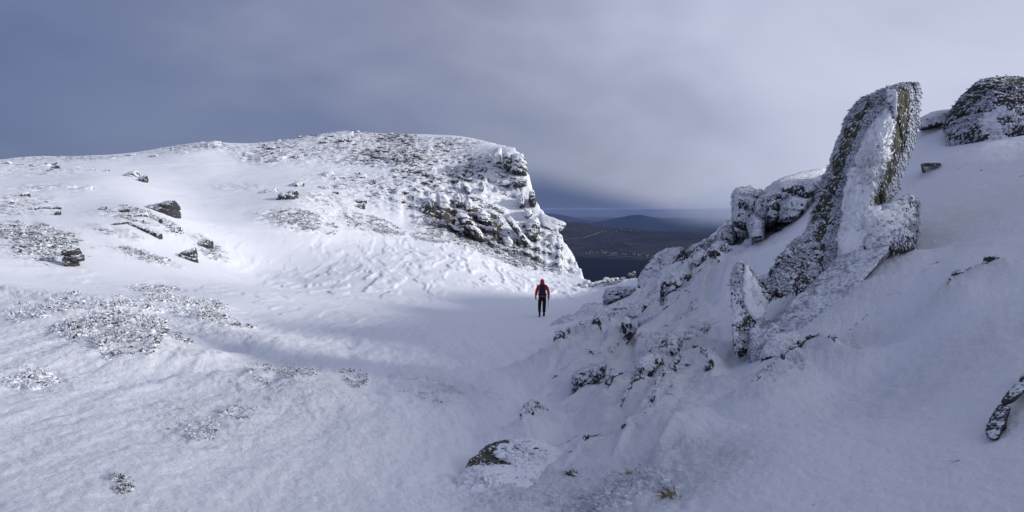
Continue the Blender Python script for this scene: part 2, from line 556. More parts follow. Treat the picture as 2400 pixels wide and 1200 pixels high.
CRUST = [(region(*a[:4]), a[4]) for a in [
    (1500, 1140, 260, 60, 1.0), (1250, 1150, 160, 50, 0.8), (640, 900, 160, 60, 0.5), (470, 980, 120, 50, 0.6), (1030, 910, 110, 30, 0.6), (2150, 900, 350, 60, 0.35),
    (1400, 830, 180, 50, 0.4), (1960, 830, 120, 30, 0.7), (1400, 1060, 60, 30, 0.4), (200, 780, 230, 60, 0.5), (60, 890, 110, 25, 0.8)]]

# snow drifted up against rock edges on the near slope: line in plan, height, near run-out, far run-out
RIDGES = []


def ridge(pts, h, wn, wf):
    w = np.array([hit(a, b, lift=h) for a, b in pts])
    RIDGES.append((w, h, wn, wf))
    return w


def poly_dist(x, y, w):
    """distance to a plan polyline, signed: negative on the camera's side; and the run along it 0..1"""
    best = np.full(x.shape, 1e9); sg = np.zeros(x.shape); run = np.zeros(x.shape)
    seg = np.linalg.norm(np.diff(w[:, :2], axis=0), axis=1)
    L = max(seg.sum(), 1e-6); acc = 0.0
    for i in range(len(w) - 1):
        ax, ay = w[i, :2]; ex, ey = w[i + 1, 0] - ax, w[i + 1, 1] - ay
        t = np.clip(((x - ax) * ex + (y - ay) * ey) / (ex * ex + ey * ey + 1e-9), 0, 1)
        dx, dy = x - ax - t * ex, y - ay - t * ey
        d = np.sqrt(dx * dx + dy * dy)
        b = d < best
        best = np.where(b, d, best)
        far = (dx * (ax + t * ex) + dy * (ay + t * ey)) > 0        # farther from the camera than the line
        sg = np.where(b, np.where(far, 1.0, -1.0), sg)
        run = np.where(b, (acc + t * seg[i]) / L, run)
        acc += seg[i]
    return best, sg, run


def drifts(x, y):
    z = np.zeros(x.shape); lump_ = np.zeros(x.shape)
    for w, h, wn, wf in RIDGES:
        m = max(wn, wf) * 1.3
        k = np.where((x > w[:, 0].min() - m) & (x < w[:, 0].max() + m) & (y > w[:, 1].min() - m) & (y < w[:, 1].max() + m))[0]
        if len(k) == 0:
            continue
        d, sg, run = poly_dist(x[k], y[k], w)
        wid = np.where(sg < 0, wn, wf)
        t = np.clip(d / wid, 0, 1)
        prof = np.where(sg < 0, (1 - t) ** 2 * (1 + 1.2 * t), (1 - sstep(t, 0.0, 1.0)))
        z[k] = np.maximum(z[k], h * prof)
        lump_[k] = np.maximum(lump_[k], np.where(sg < 0, np.exp(-(d / (0.42 * wn)) ** 2), np.exp(-(d / (0.5 * wf)) ** 2) * 0.5) * min(h / 0.25, 1.3))
    return z, lump_


def smooth_ground(x, y, bz=None):
    x = np.asarray(x, float).ravel(); y = np.asarray(y, float).ravel()
    dz, lp = drifts(x, y)
    return (base(x, y) if bz is None else bz) + dz, lp


def masks(x, y):
    rub = np.zeros(x.shape); sas = np.zeros(x.shape); cru = np.zeros(x.shape)
    for R, s in RUBBLE:
        rub = np.maximum(rub, s * in_region(x, y, R))
    for R, s in SASTRUGI:
        sas = np.maximum(sas, s * in_region(x, y, R, 0.6))
    for R, s in CRUST:
        cru = np.maximum(cru, s * in_region(x, y, R, 0.7))
    return rub, sas, cru


def ground(x, y, full=False, bz=None):
    """height of the snow surface"""
    x = np.asarray(x, float).ravel(); y = np.asarray(y, float).ravel()
    r = np.sqrt(x * x + y * y)
    z, lp = smooth_ground(x, y, bz)
    rub, sas, cru = masks(x, y)
    cru = np.maximum(cru, 0.8 * lp)
    patch = sstep(fbm(x / 7.0 + 3, y / 9.0, None, 3), -0.45, 0.25)
    rub = rub * (0.5 + 0.5 * patch)
    near = np.clip(r / 12.0, 0.25, 1)
    # soft wind drifts
    z += 0.16 * np.clip(r / 25.0, 0.12, 1.2) * fbm(x / 7.0, y / 6.0, None, 3)
    u = -0.10 * x + 0.995 * y; v = 0.995 * x + 0.10 * y + 0.25 * fbm(x / 2.0, y / 3.0, None, 2)      # wind streaks run away from the camera
    lee = (1 - sstep(r, 14, 30)) * (1 - 0.75 * sstep(x, 1.0, 4.0))
    z += 0.11 * lee * near * fbm(u / 3.4, v / 0.75, None, 4)
    z += 0.035 * lee * near * np.abs(fbm(u / 1.5, v / 0.24, None, 4))
    z += (0.022 + 0.06 * cru) * (1 - sstep(r, 10, 40)) * fbm(x / 0.22, y / 0.22, None, 4, 0.6)
    z += (0.015 + 0.03 * cru) * (1 - sstep(r, 8, 22)) * np.abs(fbm(x / 0.10, y / 0.10, None, 2))
    # plastered rime under the rock edges
    z += lp * np.clip(r / 12, 0.6, 2.2) * (0.055 * fbm(x / 0.30, y / 0.30, None, 4, 0.6) + 0.03 * np.abs(fbm(x / 0.13, y / 0.13, None, 3)))
    # half-buried ribs running up the right slope
    rib = np.zeros(x.shape)
    for R, s_ in RIBS:
        rib = np.maximum(rib, s_ * in_region(x, y, R, 0.55))
    ru = 0.38 * x + 0.92 * y; rv = 0.92 * x - 0.38 * y
    sz = np.clip(r / 16, 0.55, 1.8)
    q1 = fbm(rv / 0.85 + 0.5 * fbm(ru / 2.5, rv / 1.5, None, 2), ru / 3.4, None, 4, 0.5)
    saw = sstep(q1, -0.10, 0.02) * (1 - sstep(q1, 0.04, 0.45))
    z += rib * sz * (0.23 * saw + 0.07 * fbm(rv / 0.32, ru / 0.8, None, 4, 0.55))
    rub = np.maximum(rub, rib * 0.44 * saw)
    cru = np.maximum(cru, rib * 0.6)
    # wind-cut scarps
    a = x + 0.9 * fbm(x / 3.0, y / 5.0, None, 2)
    s1 = fbm(a / 1.05 + y * 0.05, y / 4.6, None, 3, 0.5)
    sc1 = sstep(s1, -0.06, 0.03) * (1 - sstep(s1, 0.05, 0.5))
    z += sas * (0.10 * sc1 + 0.045 * fbm(a / 0.5, y / 2.2, None, 4, 0.6))
    z += 0.025 * sstep(r, 25, 40) * (1 - rub) * fbm(x / 2.2, y / 0.8, None, 3)
    # stones and frosted heath under thin snow
    bl = np.abs(fbm(x / 1.6 + 5, y / 1.5, None, 5, 0.6))
    st = fbm(x / 1.1, y / 0.75, None, 5, 0.62)
    z += rub * (0.70 * (0.35 - bl) + 0.50 * st) * np.clip(r / 60.0, 0.2, 1.0)
    # crags: broken ledges and blocks
    crg = np.zeros(x.shape)
    for R, s_ in CRAGGY:
        crg = np.maximum(crg, s_ * in_region(x, y, R, 0.5))
    k = np.where(crg > 0.01)[0]
    if len(k):
        xx, yy = x[k], y[k]
        u_ = np.clip(r[k] / 78.0, 0.42, 1.0)
        wx = xx + 0.8 * u_ * fbm(xx / 2.0 / u_, yy / 2.0 / u_, None, 3); wy = yy + 0.8 * u_ * fbm(xx / 2.0 / u_ + 9, yy / 2.0 / u_, None, 3)
        big = 1.1 * u_ * (0.25 - np.abs(fbm(wx / 2.6 / u_, wy / 3.2 / u_, None, 4, 0.55)))
        big = big + 0.35 * u_ * fbm(wx / 0.9 / u_, wy / 0.9 / u_, None, 4, 0.6)
        st_ = 0.95 * u_
        h = (z[k] + big + 0.35 * wx) / st_
        t = h - np.floor(h)
        ledge = (np.floor(h) + sstep(t, 0.30, 0.62)) * st_ - 0.35 * wx - z[k]
        z[k] += crg[k] * (0.50 * ledge + 0.9 * big)
        rub[k] = np.maximum(rub[k], crg[k] * np.where(r[k] > 60, 0.60, 0.56))
    if full:
        return z, rub, cru
    return z


def g1(x, y):
    return float(ground(np.array([x]), np.array([y]))[0])

# rock edges that break the snow of the near slope: line on the photograph, drift height, run-outs, bare height, label
EDGES = [
    ([(1765, 895), (1800, 862), (1850, 820), (1890, 795), (1920, 785), (1945, 794), (1957, 806)], 0.16, 0.75, 0.30, 0.050,
     'long thin dark rock edge arching out of the snow below the pinnacle'),
    ([(1515, 972), (1540, 930), (1570, 880), (1595, 850), (1610, 833), (1640, 829), (1660, 850), (1666, 877)], 0.17, 0.95, 0.35, 0.065,
     'hook shaped dark rock rim curling round a pocket of fluffy snow'),
    ([(2222, 668), (2235, 647), (2260, 633), (2300, 620), (2345, 608)], 0.12, 0.5, 0.35, 0.045,
     'short dark rock edge alone high on the smooth right slope'),
    ([(1425, 932), (1440, 912), (1455, 903), (1475, 898)], 0.15, 0.5, 0.3, 0.06,
     'small dark rock lip left of the hook shaped rim'),
    ([(1455, 955), (1475, 935), (1500, 915), (1512, 906)], 0.13, 0.5, 0.3, 0.05,
     'thin cracked rock edge just left of the hook shaped rim'),
    ([(1508, 868), (1540, 823), (1570, 803), (1590, 804), (1612, 812)], 0.2, 0.9, 0.5, 0.06,
     'arched grey rock edge above the hook shaped rim'),
    ([(1310, 806), (1345, 788), (1372, 783), (1392, 787)], 0.35, 1.4, 0.7, 0.16,
     'low rimed rock crest beside the gully floor under the large outcrop'),
    ([(1330, 830), (1336, 815), (1352, 812)], 0.2, 0.8, 0.4, 0.08,
     'tiny dark rock corner below the low rimed crest'),
    ([(1578, 690), (1588, 672), (1600, 668), (1620, 678)], 0.35, 1.2, 0.6, 0.11,
     'small arched rock edge on the slope above the long grey ledge'),
    ([(1222, 988), (1245, 968), (1262, 955), (1285, 962)], 0.10, 0.5, 0.3, 0.05,
     'speckled flat rock edge in the snow of the gully floor'),
    ([(1372, 1034), (1382, 1024), (1396, 1022)], 0.10, 0.4, 0.25, 0.045,
     'small reddish dark rock tip right of the lichen boulder'),
    ([(1560, 640), (1600, 618), (1640, 606), (1682, 618)], 0.5, 2.0, 1.0, 0.16,
     'low frosted rock rib behind the leaning split boulder'),
    ([(1495, 745), (1530, 735), (1570, 712), (1622, 705)], 0.22, 0.8, 0.6, 0.10,
     'long grey ledge crest in the middle of the right slope'),
    ([(1430, 770), (1442, 752), (1470, 745)], 0.2, 0.8, 0.4, 0.06,
     'faint rock nick right of the large gully outcrop'),
    ([(1990, 778), (2012, 760), (2036, 738)], 0.05, 0.4, 0.4, 0.012,
     'hairline rock crease in the snow under the pinnacle slab'),
]
EDGE_W = [ridge(e[0], e[1] * 1.5, e[2] * 1.15, e[3]) for e in EDGES]
ridge([(1336, 926), (1362, 912), (1425, 890)], 0.14, 0.7, 0.3)
ridge([(1500, 790), (1530, 772), (1570, 752)], 0.16, 0.9, 0.4)
# drifts without bare rock: under slabs, round boulders, the dune at the left edge
ridge([(0, 668), (120, 684), (240, 700), (330, 704)], 0.30, 2.6, 3.5)
ridge([(1760, 868), (1840, 815), (1930, 745), (2010, 680), (2080, 590)], 0.20, 0.9, 0.5)
ridge([(150, 712), (220, 718), (300, 760), (345, 800)], 0.30, 2.2, 2.0)
ridge([(400, 700), (470, 735), (560, 775)], 0.25, 2.5, 2.0)
ridge([(560, 880), (650, 865), (730, 905)], 0.14, 1.2, 1.2)


# ------------------------------------------------------------------ the ground sheet
def build_ground():
    th = np.concatenate([np.radians(np.linspace(-180, -48, 70)[:-1]), np.radians(np.linspace(-48, -36.5, 60)[:-1]),
                         np.radians(np.linspace(-36.5, 36.5, 820)), np.radians(np.linspace(36.5, 52, 70)[1:]), np.radians(np.linspace(52, 180, 80)[1:])])

    def geo(a, b, q):
        n = int(math.log(b / a) / q)
        return np.exp(np.linspace(math.log(a), math.log(b), n))[:-1]
    r = np.concatenate([geo(0.7, 3.2, 0.03), geo(3.2, 14, 0.0062), geo(14, 54, 0.0078), geo(54, 61, 0.005), geo(61, 93, 0.0021), geo(93, 112, 0.0045), geo(112, 160, 0.03), geo(160, 3000, 0.12), [3000.0]])
    T, R = np.meshgrid(th, r)
    x = (R * np.sin(T)).ravel(); y = (R * np.cos(T)).ravel()
    # the smooth part is worked out on every third line and filled in between
    ti = np.unique(np.r_[np.arange(0, len(th), 4), len(th) - 1]); ri = np.unique(np.r_[np.arange(0, len(r), 3), np.arange(len(r) - 30, len(r))])
    bc = base(x.reshape(T.shape)[np.ix_(ri, ti)], y.reshape(T.shape)[np.ix_(ri, ti)]).reshape(len(ri), len(ti))
    bt = np.stack([np.interp(np.arange(len(th)), ti, row) for row in bc])
    pos = np.interp(np.arange(len(r)), ri, np.arange(len(ri)))
    lo = np.minimum(pos.astype(int), len(ri) - 2); fr = (pos - lo)[:, None]
    bz = (bt[lo] * (1 - fr) + bt[lo + 1] * fr).ravel()
    z, rub, cru = ground(x, y, True, bz)
    nr, nt = len(r), len(th)
    i = np.arange(nr - 1)[:, None] * nt + np.arange(nt - 1)[None]
    q = np.stack([i, i + 1, i + nt + 1, i + nt], -1).reshape(-1, 4)
    q = q[:, ::-1]
    # close the little disc under the photographer's feet
    v = np.stack([x, y, z], 1)
    me = mk_mesh('snow_ground', v, q, True, {'rubble': rub, 'crust': cru})
    o = obj('snow_ground', me, M_GROUND)
    struct(o)
    print('ground', len(v), len(q) * 2)


build_ground()


# ------------------------------------------------------------------ valley and hills far below
def valley_mat():
    m, t = new_mat('moorland')
    p = t.n('ShaderNodeNewGeometry').outputs['Position']
    sep = t.n('ShaderNodeSeparateXYZ', {0: p})
    flat = t.n('ShaderNodeCombineXYZ', {0: sep.outputs[0], 1: sep.outputs[1]}).outputs[0]
    w = t.vm('MULTIPLY', flat, (0.001, 0.0006, 0))
    n1 = t.noise(w, 1.6, 6.0, 0.62, 0.8)
    n2 = t.noise(t.vm('MULTIPLY', flat, (0.006, 0.0022, 0)), 1.5, 6.0, 0.7, 0.4)
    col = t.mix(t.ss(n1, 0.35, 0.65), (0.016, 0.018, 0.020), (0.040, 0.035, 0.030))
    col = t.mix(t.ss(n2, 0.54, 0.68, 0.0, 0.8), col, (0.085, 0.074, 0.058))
    # the near part of the valley is nearly black, with a slanting far edge
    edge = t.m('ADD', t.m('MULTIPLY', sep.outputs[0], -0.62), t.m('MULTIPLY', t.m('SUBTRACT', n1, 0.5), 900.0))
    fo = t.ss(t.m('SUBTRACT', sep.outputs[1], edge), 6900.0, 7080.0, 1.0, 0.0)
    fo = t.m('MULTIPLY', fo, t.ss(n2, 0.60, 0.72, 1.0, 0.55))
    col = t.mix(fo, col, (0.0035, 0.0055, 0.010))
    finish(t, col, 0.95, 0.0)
    return m


def build_valley():
    th = np.concatenate([np.radians(np.linspace(-75, -4, 40)[:-1]), np.radians(np.linspace(-4, 24, 260)), np.radians(np.linspace(24, 75, 40)[1:])])
    r = np.concatenate([np.linspace(2400, 6200, 30)[:-1], np.linspace(6200, 13000, 130)[:-1], np.exp(np.linspace(math.log(13000), math.log(95000), 40))])
    T, R = np.meshgrid(th, r)
    x = (R * np.sin(T)).ravel(); y = (R * np.cos(T)).ravel()
    rr = R.ravel()
    px = 1200 + np.clip(x / np.maximum(y, 1), -3, 3) * F
    crest = np.interp(px, [900, 1250, 1320, 1370, 1410, 1450, 1500, 1560, 1610, 1700, 1800], [536, 528, 520, 524, 532, 534, 537, 544, 541, 548, 552])
    cz = (HOR - crest) / F * 10800
    k = sstep(rr, 7300, 10800)
    back = sstep(rr, 10800, 13500)
    h = VALLEY_Z + (cz - VALLEY_Z) * k * (1 - back) - 40 * back
    h += 14 * fbm(x / 700, y / 700, None, 5, 0.55) * sstep(rr, 6400, 8000) * (1 - 0.6 * back)
    h += 26 * np.abs(fbm(x / 420, y / 900, None, 4)) * k * (1 - back)
    h = np.where(rr < 3000, h - 4, h)
    nr, nt = len(r), len(th)
    i = np.arange(nr - 1)[:, None] * nt + np.arange(nt - 1)[None]
    q = np.stack([i + nt, i + nt + 1, i + 1, i], -1).reshape(-1, 4)
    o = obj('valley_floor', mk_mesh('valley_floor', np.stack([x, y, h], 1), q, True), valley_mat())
    struct(o)

    def vz(px_, Y):
        px_ = np.asarray(px_, float) + 0 * np.asarray(Y, float); Y = np.asarray(Y, float) + 0 * px_
        X = (px_ - 1200) / F * Y
        rr_ = np.hypot(X, Y)
        c_ = np.interp(px_, [900, 1250, 1320, 1370, 1410, 1450, 1500, 1560, 1610, 1700, 1800], [536, 528, 520, 524, 532, 534, 537, 544, 541, 548, 552])
        k_ = sstep(rr_, 7300, 10800)
        hh = VALLEY_Z + ((HOR - c_) / F * 10800 - VALLEY_Z) * k_
        hh = hh + 14 * fbm(X / 700, Y / 700, None, 5, 0.55) * sstep(rr_, 6400, 8000) + 26 * np.abs(fbm(X / 420, Y / 900, None, 4)) * k_
        return X, Y, hh
    return vz


VZ = build_valley()


def hill_range(name, crest, Y, depth, mat, seed):
    """a range of hills: crest heights read along its length, with slopes before and behind"""
    pxs = np.linspace(crest[0][0], crest[-1][0], 160)
    cy = np.interp(pxs, [c[0] for c in crest], [c[1] for c in crest])
    rows = np.linspace(-1, 1, 31)
    V = []
    for s in rows:
        yy = Y + s * depth
        X = (pxs - 1200) / F * Y
        top = (HOR - cy) / F * Y
        prof = (1 - abs(s)) ** 1.2
        z = VALLEY_Z - 20 + (top - VALLEY_Z + 20) * prof
        z = z + (top - VALLEY_Z) * 0.10 * fbm(X / (Y * 0.03) + seed, np.full_like(X, s * 4.0 + seed), None, 5, 0.55) * (0.25 + 0.75 * (1 - prof))
        V.append(np.stack([X, np.full_like(X, yy), z], 1))
    V = np.concatenate(V)
    nt = len(pxs)
    i = np.arange(len(rows) - 1)[:, None] * nt + np.arange(nt - 1)[None]
    q = np.stack([i, i + 1, i + nt + 1, i + nt], -1).reshape(-1, 4)
    struct(obj(name, mk_mesh(name, V, q), mat))


M_HILL = plain_mat('far_moor', (0.016, 0.026, 0.050), (0.024, 0.034, 0.058), 0.0006, 0.95, 0, 0.0)  # moor colour with the blue of distant haze mixed in
M_HAZED = plain_mat('haze_paled_hills', (0.075, 0.088, 0.105), (0.10, 0.115, 0.135), 0.0004, 0.95, 0, 0.0)  # haze painted in: base colour lightened so the farthest range melts into the sky
hill_range('hills', [(700, 520), (1100, 512), (1250, 503), (1290, 500), (1330, 506), (1370, 516), (1420, 524), (1500, 530), (1700, 530), (2000, 520)], 21000, 2500, M_HILL, 3.0)
hill_range('hills', [(1000, 535), (1360, 529), (1400, 520), (1440, 512), (1480, 504), (1500, 503), (1520, 507), (1560, 513), (1590, 511), (1630, 514), (1680, 521), (1760, 510), (2000, 500)], 16500, 2000, M_HILL, 9.0)


hill_range('hills', [(300, 491), (900, 490.6), (1150, 491.2), (1230, 490.5), (1280, 491), (1340, 490.4), (1400, 491), (1450, 490.3), (1500, 490.8), (1560, 490.4), (1620, 491), (1700, 490.4), (2000, 491)], 46000, 5000, M_HAZED, 5.0)


# air between here and the far hills
def build_haze():
    m = bpy.data.materials.new('haze_air')
    m.use_nodes = True
    t = NT(m.node_tree)
    v = t.n('ShaderNodeVolumePrincipled', {'Color': (0.34, 0.46, 0.86, 1), 'Density': 1.4e-5, 'Anisotropy': 0.0})
    o = t.n('ShaderNodeOutputMaterial')
    t.t.links.new(v.outputs[0], o.inputs['Volume'])
    X = 98000.0
    z0, z1 = VALLEY_Z - 60, 26.0
    c = [(-X, -6000, z0), (X, -6000, z0), (X, X, z0), (-X, X, z0), (-X, -6000, z1), (X, -6000, z1), (X, X, z1), (-X, X, z1)]
    f = [(3, 2, 1, 0), (4, 5, 6, 7), (0, 1, 5, 4), (1, 2, 6, 5), (2, 3, 7, 6), (3, 0, 4, 7)]
    b = obj('haze', mk_mesh('haze', c, f, False), m)
    stuff(b)


build_haze()


# ------------------------------------------------------------------ rocks
def rock(name, label, parts, cover, grain, lichen=0.0, cat='rock', group=None):
    v, f = join(parts) if isinstance(parts, list) else parts
    o0 = np.array([v[:, 0].mean(), v[:, 1].mean(), v[:, 2].min()])
    o = obj(name, mk_mesh(name, v - o0, f), M_ROCK, loc=tuple(o0))
    o['cover'] = float(cover); o['grain'] = float(grain); o['lichen'] = float(lichen)
    tag(o, label, cat, group)
    return o


def child(name, parent, v, f, mat, smooth=True):
    return obj(name, mk_mesh(name, np.asarray(v) - np.array(parent.location), f, smooth), mat, parent)


rng = np.random.RandomState(11)


def boulder_pts(c, w, dep, h, lean=0.4, seed=0):
    """hull of a half-buried rock: low and drawn out to windward (left), steep and bare at its right end"""
    r = np.random.RandomState(seed)
    pts = []
    for s in np.linspace(-1, 1, 6):
        hh = h * ((1 - lean) + lean * (s + 1) / 2) * r.uniform(0.75, 1.1)
        dd = dep * (1 - 0.45 * abs(s) ** 2) * r.uniform(0.7, 1.1)
        for side in (-1, 1):
            pts.append((c[0] + s * w / 2, c[1] + side * dd / 2, c[2] + hh * r.uniform(0.15, 0.6)))
            pts.append((c[0] + s * w / 2 * 0.86, c[1] + side * dd * 0.22, c[2] + hh * r.uniform(0.8, 1.0)))
            pts.append((c[0] + s * w / 2 * 1.02, c[1] + side * dd / 2, c[2] - 0.7 * h))
    return pts


# rocks standing out of the snow on the left hill: px, py, width, height (photograph pixels), bareness, label
HILL_ROCKS = [
    (489, 337, 54, 18, 0.05, 'dark rock crowning a bump of the left skyline'),
    (301, 362, 34, 9, -0.1, 'flat dark ledge on the lowest left part of the skyline'),
    (357, 364, 20, 9, 0.0, 'small dark rock on the skyline right of the flat ledge'),
    (257, 370, 26, 7, 0.05, 'thin dark rock on the skyline left of the flat ledge'),
    (302, 405, 42, 20, -0.05, 'rime streaked dark rock, upper of a pair above the hollow'),
    (327, 417, 32, 20, -0.2, 'blunt dark rock, lower of a pair above the hollow'),
    (196, 440, 40, 13, 0.0, 'low dark rock with long frost tail on the far left slope'),
    (361, 480, 94, 25, -0.3, 'large rounded dark boulder on the left snow slope'),
    (237, 487, 26, 13, -0.2, 'small dark rock left of the large rounded boulder'),
    (133, 498, 16, 12, -0.15, 'little dark rock at the far left beside a drift'),
    (285, 480, 22, 9, -0.1, 'small flat rock touching the large rounded boulder'),
    (470, 567, 46, 22, -0.2, 'dark wedge rock at the right end of the heath strip'),
    (430, 593, 54, 26, -0.2, 'round dark rock low on the left snow plain'),
    (670, 455, 54, 30, -0.15, 'broad speckled dark rock above the rimed heath tongue'),
    (626, 446, 44, 14, 0.0, 'long low rock left of the broad speckled rock'),
    (690, 431, 48, 15, -0.05, 'layered low rock just above the broad speckled rock'),
    (571, 358, 22, 7, -0.05, 'small dark rock under the skyline dip'),
    (648, 371, 46, 16, 0.05, 'rough dark rock band below the summit shoulder'),
    (210, 398, 22, 7, 0.0, 'thin dark rock left of the pair above the hollow'),
    (246, 399, 18, 7, 0.0, 'thin dark rock between two frost tails at left'),
    (95, 386, 40, 8, 0.05, 'faint long rock on the left skyline slope'),
    (12, 380, 26, 7, 0.0, 'dark rock cut by the left picture edge'),
    (763, 405, 38, 18, 0.02, 'rime combed dark rock in the middle of the hill'),
    (843, 411, 34, 15, 0.0, 'dark rock with frost comb right of the hill centre'),
    (870, 424, 22, 20, -0.1, 'slanting dark rock beside a white drift'),
    (927, 376, 13, 24, -0.1, 'upright dark rock, tallest of three under the summit'),
    (911, 370, 15, 15, 0.0, 'dark rock left of the upright one under the summit'),
    (943, 379, 11, 10, -0.1, 'little dark rock right of the upright one under the summit'),
    (1003, 350, 28, 15, 0.05, 'dark rock cluster right of the summit crest'),
    (878, 337, 24, 9, 0.0, 'flat dark rock close below the summit crest'),
    (934, 339, 12, 9, -0.1, 'tiny dark rock close below the summit crest'),
    (784, 434, 18, 13, -0.05, 'dark rock above the second heath tongue'),
    (844, 480, 22, 15, -0.1, 'dark rock at the head of the second heath tongue'),
    (893, 437, 24, 7, 0.0, 'thin dark rock on the drift right of hill centre'),
    (973, 521, 24, 13, 0.0, 'dark rock in the frosted heath left of the crags'),
    (817, 312, 24, 11, 0.1, 'rimed rock on the highest part of the summit'),
    (660, 373, 24, 11, 0.0, 'dark rock on the left summit shoulder'),
    (1038, 440, 28, 14, 0.0, 'dark rock above the overhanging crag'),
    (1057, 402, 16, 26, -0.05, 'steep dark rock left of the snow gully head'),
    (1075, 408, 32, 24, -0.1, 'broad dark rock at the snow gully head'),
    (1118, 410, 40, 26, 0.12, 'snow plastered boulders in the snow gully head'),
    (1000, 484, 44, 46, -0.2, 'black overhanging crag with snow hood above the heath'),
]


def hill_rock(i, a):
    px, py, w, h, cov, label = a
    c = hit(px, py + h * 0.45)
    s = c[1] / F
    W, Hh = w * s, h * s * 1.25
    pts = boulder_pts((c[0], c[1] + W * 0.25, c[2] - 0.10 * Hh), W * 1.06, W * 0.75, Hh, 0.5, 100 + i)
    sub = 4 if w < 40 else 5
    v, f = lump(pts, 5 if w > 50 else 4, 12, 0.13, 2.4, 0.04, 3.0, (0.25, 0.1, 1), 3.1 * i, fine=0.5)
    rock('rock', label, (v, f), cov * 0.8 + 0.08, 3.4 if w > 20 else 4.2)


for i, a in enumerate(HILL_ROCKS):
    hill_rock(i, a)

# the tall dark rock with three jutting teeth at the left
c = hit(158, 622)
s = c[1] / F
parts = []
for dx, dy, w, h in ((0, -30, 42, 12), (6, -16, 46, 13), (0, 0, 26, 20)):
    cc = (c[0] + dx * s, c[1] + 0.3, c[2] - dy * s)
    parts.append(lump(boulder_pts(cc, w * s, 1.0, h * s, 0.3, int(dy + 60)), 5, 12, 0.20, 2.6, 0.05, seed=dy, fine=0.5))
rock('rock', 'jagged dark rock with jutting teeth low on the left slope', parts, -0.08, 3.6)

# a long thin rock rib
w0 = [hit(265, 530), hit(300, 528), hit(340, 545), hit(378, 562)]
parts = [lump([p + d for p in (w0[k], w0[k + 1]) for d in (np.array([0, -.25, -.3]), np.array([0, .35, -.3]), np.array([0, -.12, .2 + .06 * k]), np.array([0, .25, .26 + .08 * k]))],
              4, 12, 0.06, 2.0, seed=k) for k in range(3)]
rock('rock_rib', 'long thin dark rock rib slanting down the left slope', parts, -0.05, 3.2)

# small stones the photograph shows as dark tips all over the summit
RS = np.random.RandomState(5)
tips = []
PLACES = ['on the summit ridge of the left hill', 'on the steep ground above the crags', 'on the middle slope of the left hill', 'on the left summit shoulder under the skyline',
          'in the heath below the large rounded boulder', 'on the far left slope', 'along the lowest left part of the skyline']
tip_place = []
for pl, (px0, py0, rx, ry, n) in enumerate(((850, 345, 250, 36, 70), (1020, 395, 120, 50, 40), (880, 440, 150, 40, 26), (640, 365, 80, 16, 14), (330, 512, 90, 14, 10), (60, 480, 80, 16, 8), (110, 392, 110, 8, 10))):
    R = region(px0, py0, rx, ry)
    for k in range(n):
        a = RS.uniform(0, 2 * math.pi); q = math.sqrt(RS.uniform(0, 1))
        y = R[1] + q * math.sin(a) * R[3]
        x = (R[0] + q * math.cos(a) * R[2]) * y
        tips.append((x, y)); tip_place.append(pl)
tips = np.array(tips)
tz = ground(tips[:, 0], tips[:, 1])
TIP_MESH = []
for k in range(7):
    v, f = lump(boulder_pts((0, 0, 0), 1.0, 0.7, 0.42, 0.5, 400 + k), 3, 10, 0.1, 2.2, 0.03, seed=k * 5.0)
    me = mk_mesh('stone', v, f)
    me.materials.append(M_ROCK)
    TIP_MESH.append(me)
for k, ((x, y), z) in enumerate(zip(tips, tz)):
    o = bpy.data.objects.new('stone', TIP_MESH[k % 7])
    COL.objects.link(o)
    sz = RS.uniform(0.35, 0.95) * (1.5 if RS.uniform() < 0.12 else 1.0)
    o.scale = (sz * RS.uniform(0.9, 1.5), sz, sz * RS.uniform(0.7, 1.2))
    o.rotation_euler = (RS.uniform(-.15, .15), RS.uniform(-.2, .2), RS.uniform(-.5, .5))
    o.location = (x, y, z)
    o['cover'] = float(RS.uniform(-0.12, 0.12)); o['grain'] = 3.4; o['lichen'] = 0.0
    pl = PLACES[tip_place[k]]
    tag(o, 'small frosted stone ' + pl, 'stone', 'stones ' + pl)


# ------------------------------------------------------------------ the crags at the right end of the left hill
def crag(name, label, outline, cover, thick=2.0, sub=4, k=14, amp=0.06, strata=0.04, off=0.0, grain=2.4, sfreq=4.0, sd=(0.25, 0.1, 1), inset=0.62, base_px=None, lichen=0.0):
    o = np.array(outline, float)
    c = o.mean(0)
    low = o[np.argmax(o[:, 1])]
    Y0 = hit(*(base_px or (c[0], c[1] * 0.4 + low[1] * 0.6)))[1] + off
    pts = [P(a, b, Y0) for a, b in o]
    pts += [P(*(c + (q - c) * inset), Y0 - thick * 0.45) for q in o]
    pts += [P(*(c + (q - c) * 0.85), Y0 + thick * 0.6) for q in o]
    return rock(name, label, lump(pts, sub, k, amp, 2.0, strata, sfreq, sd, c[0] * 0.13), cover, grain, lichen)


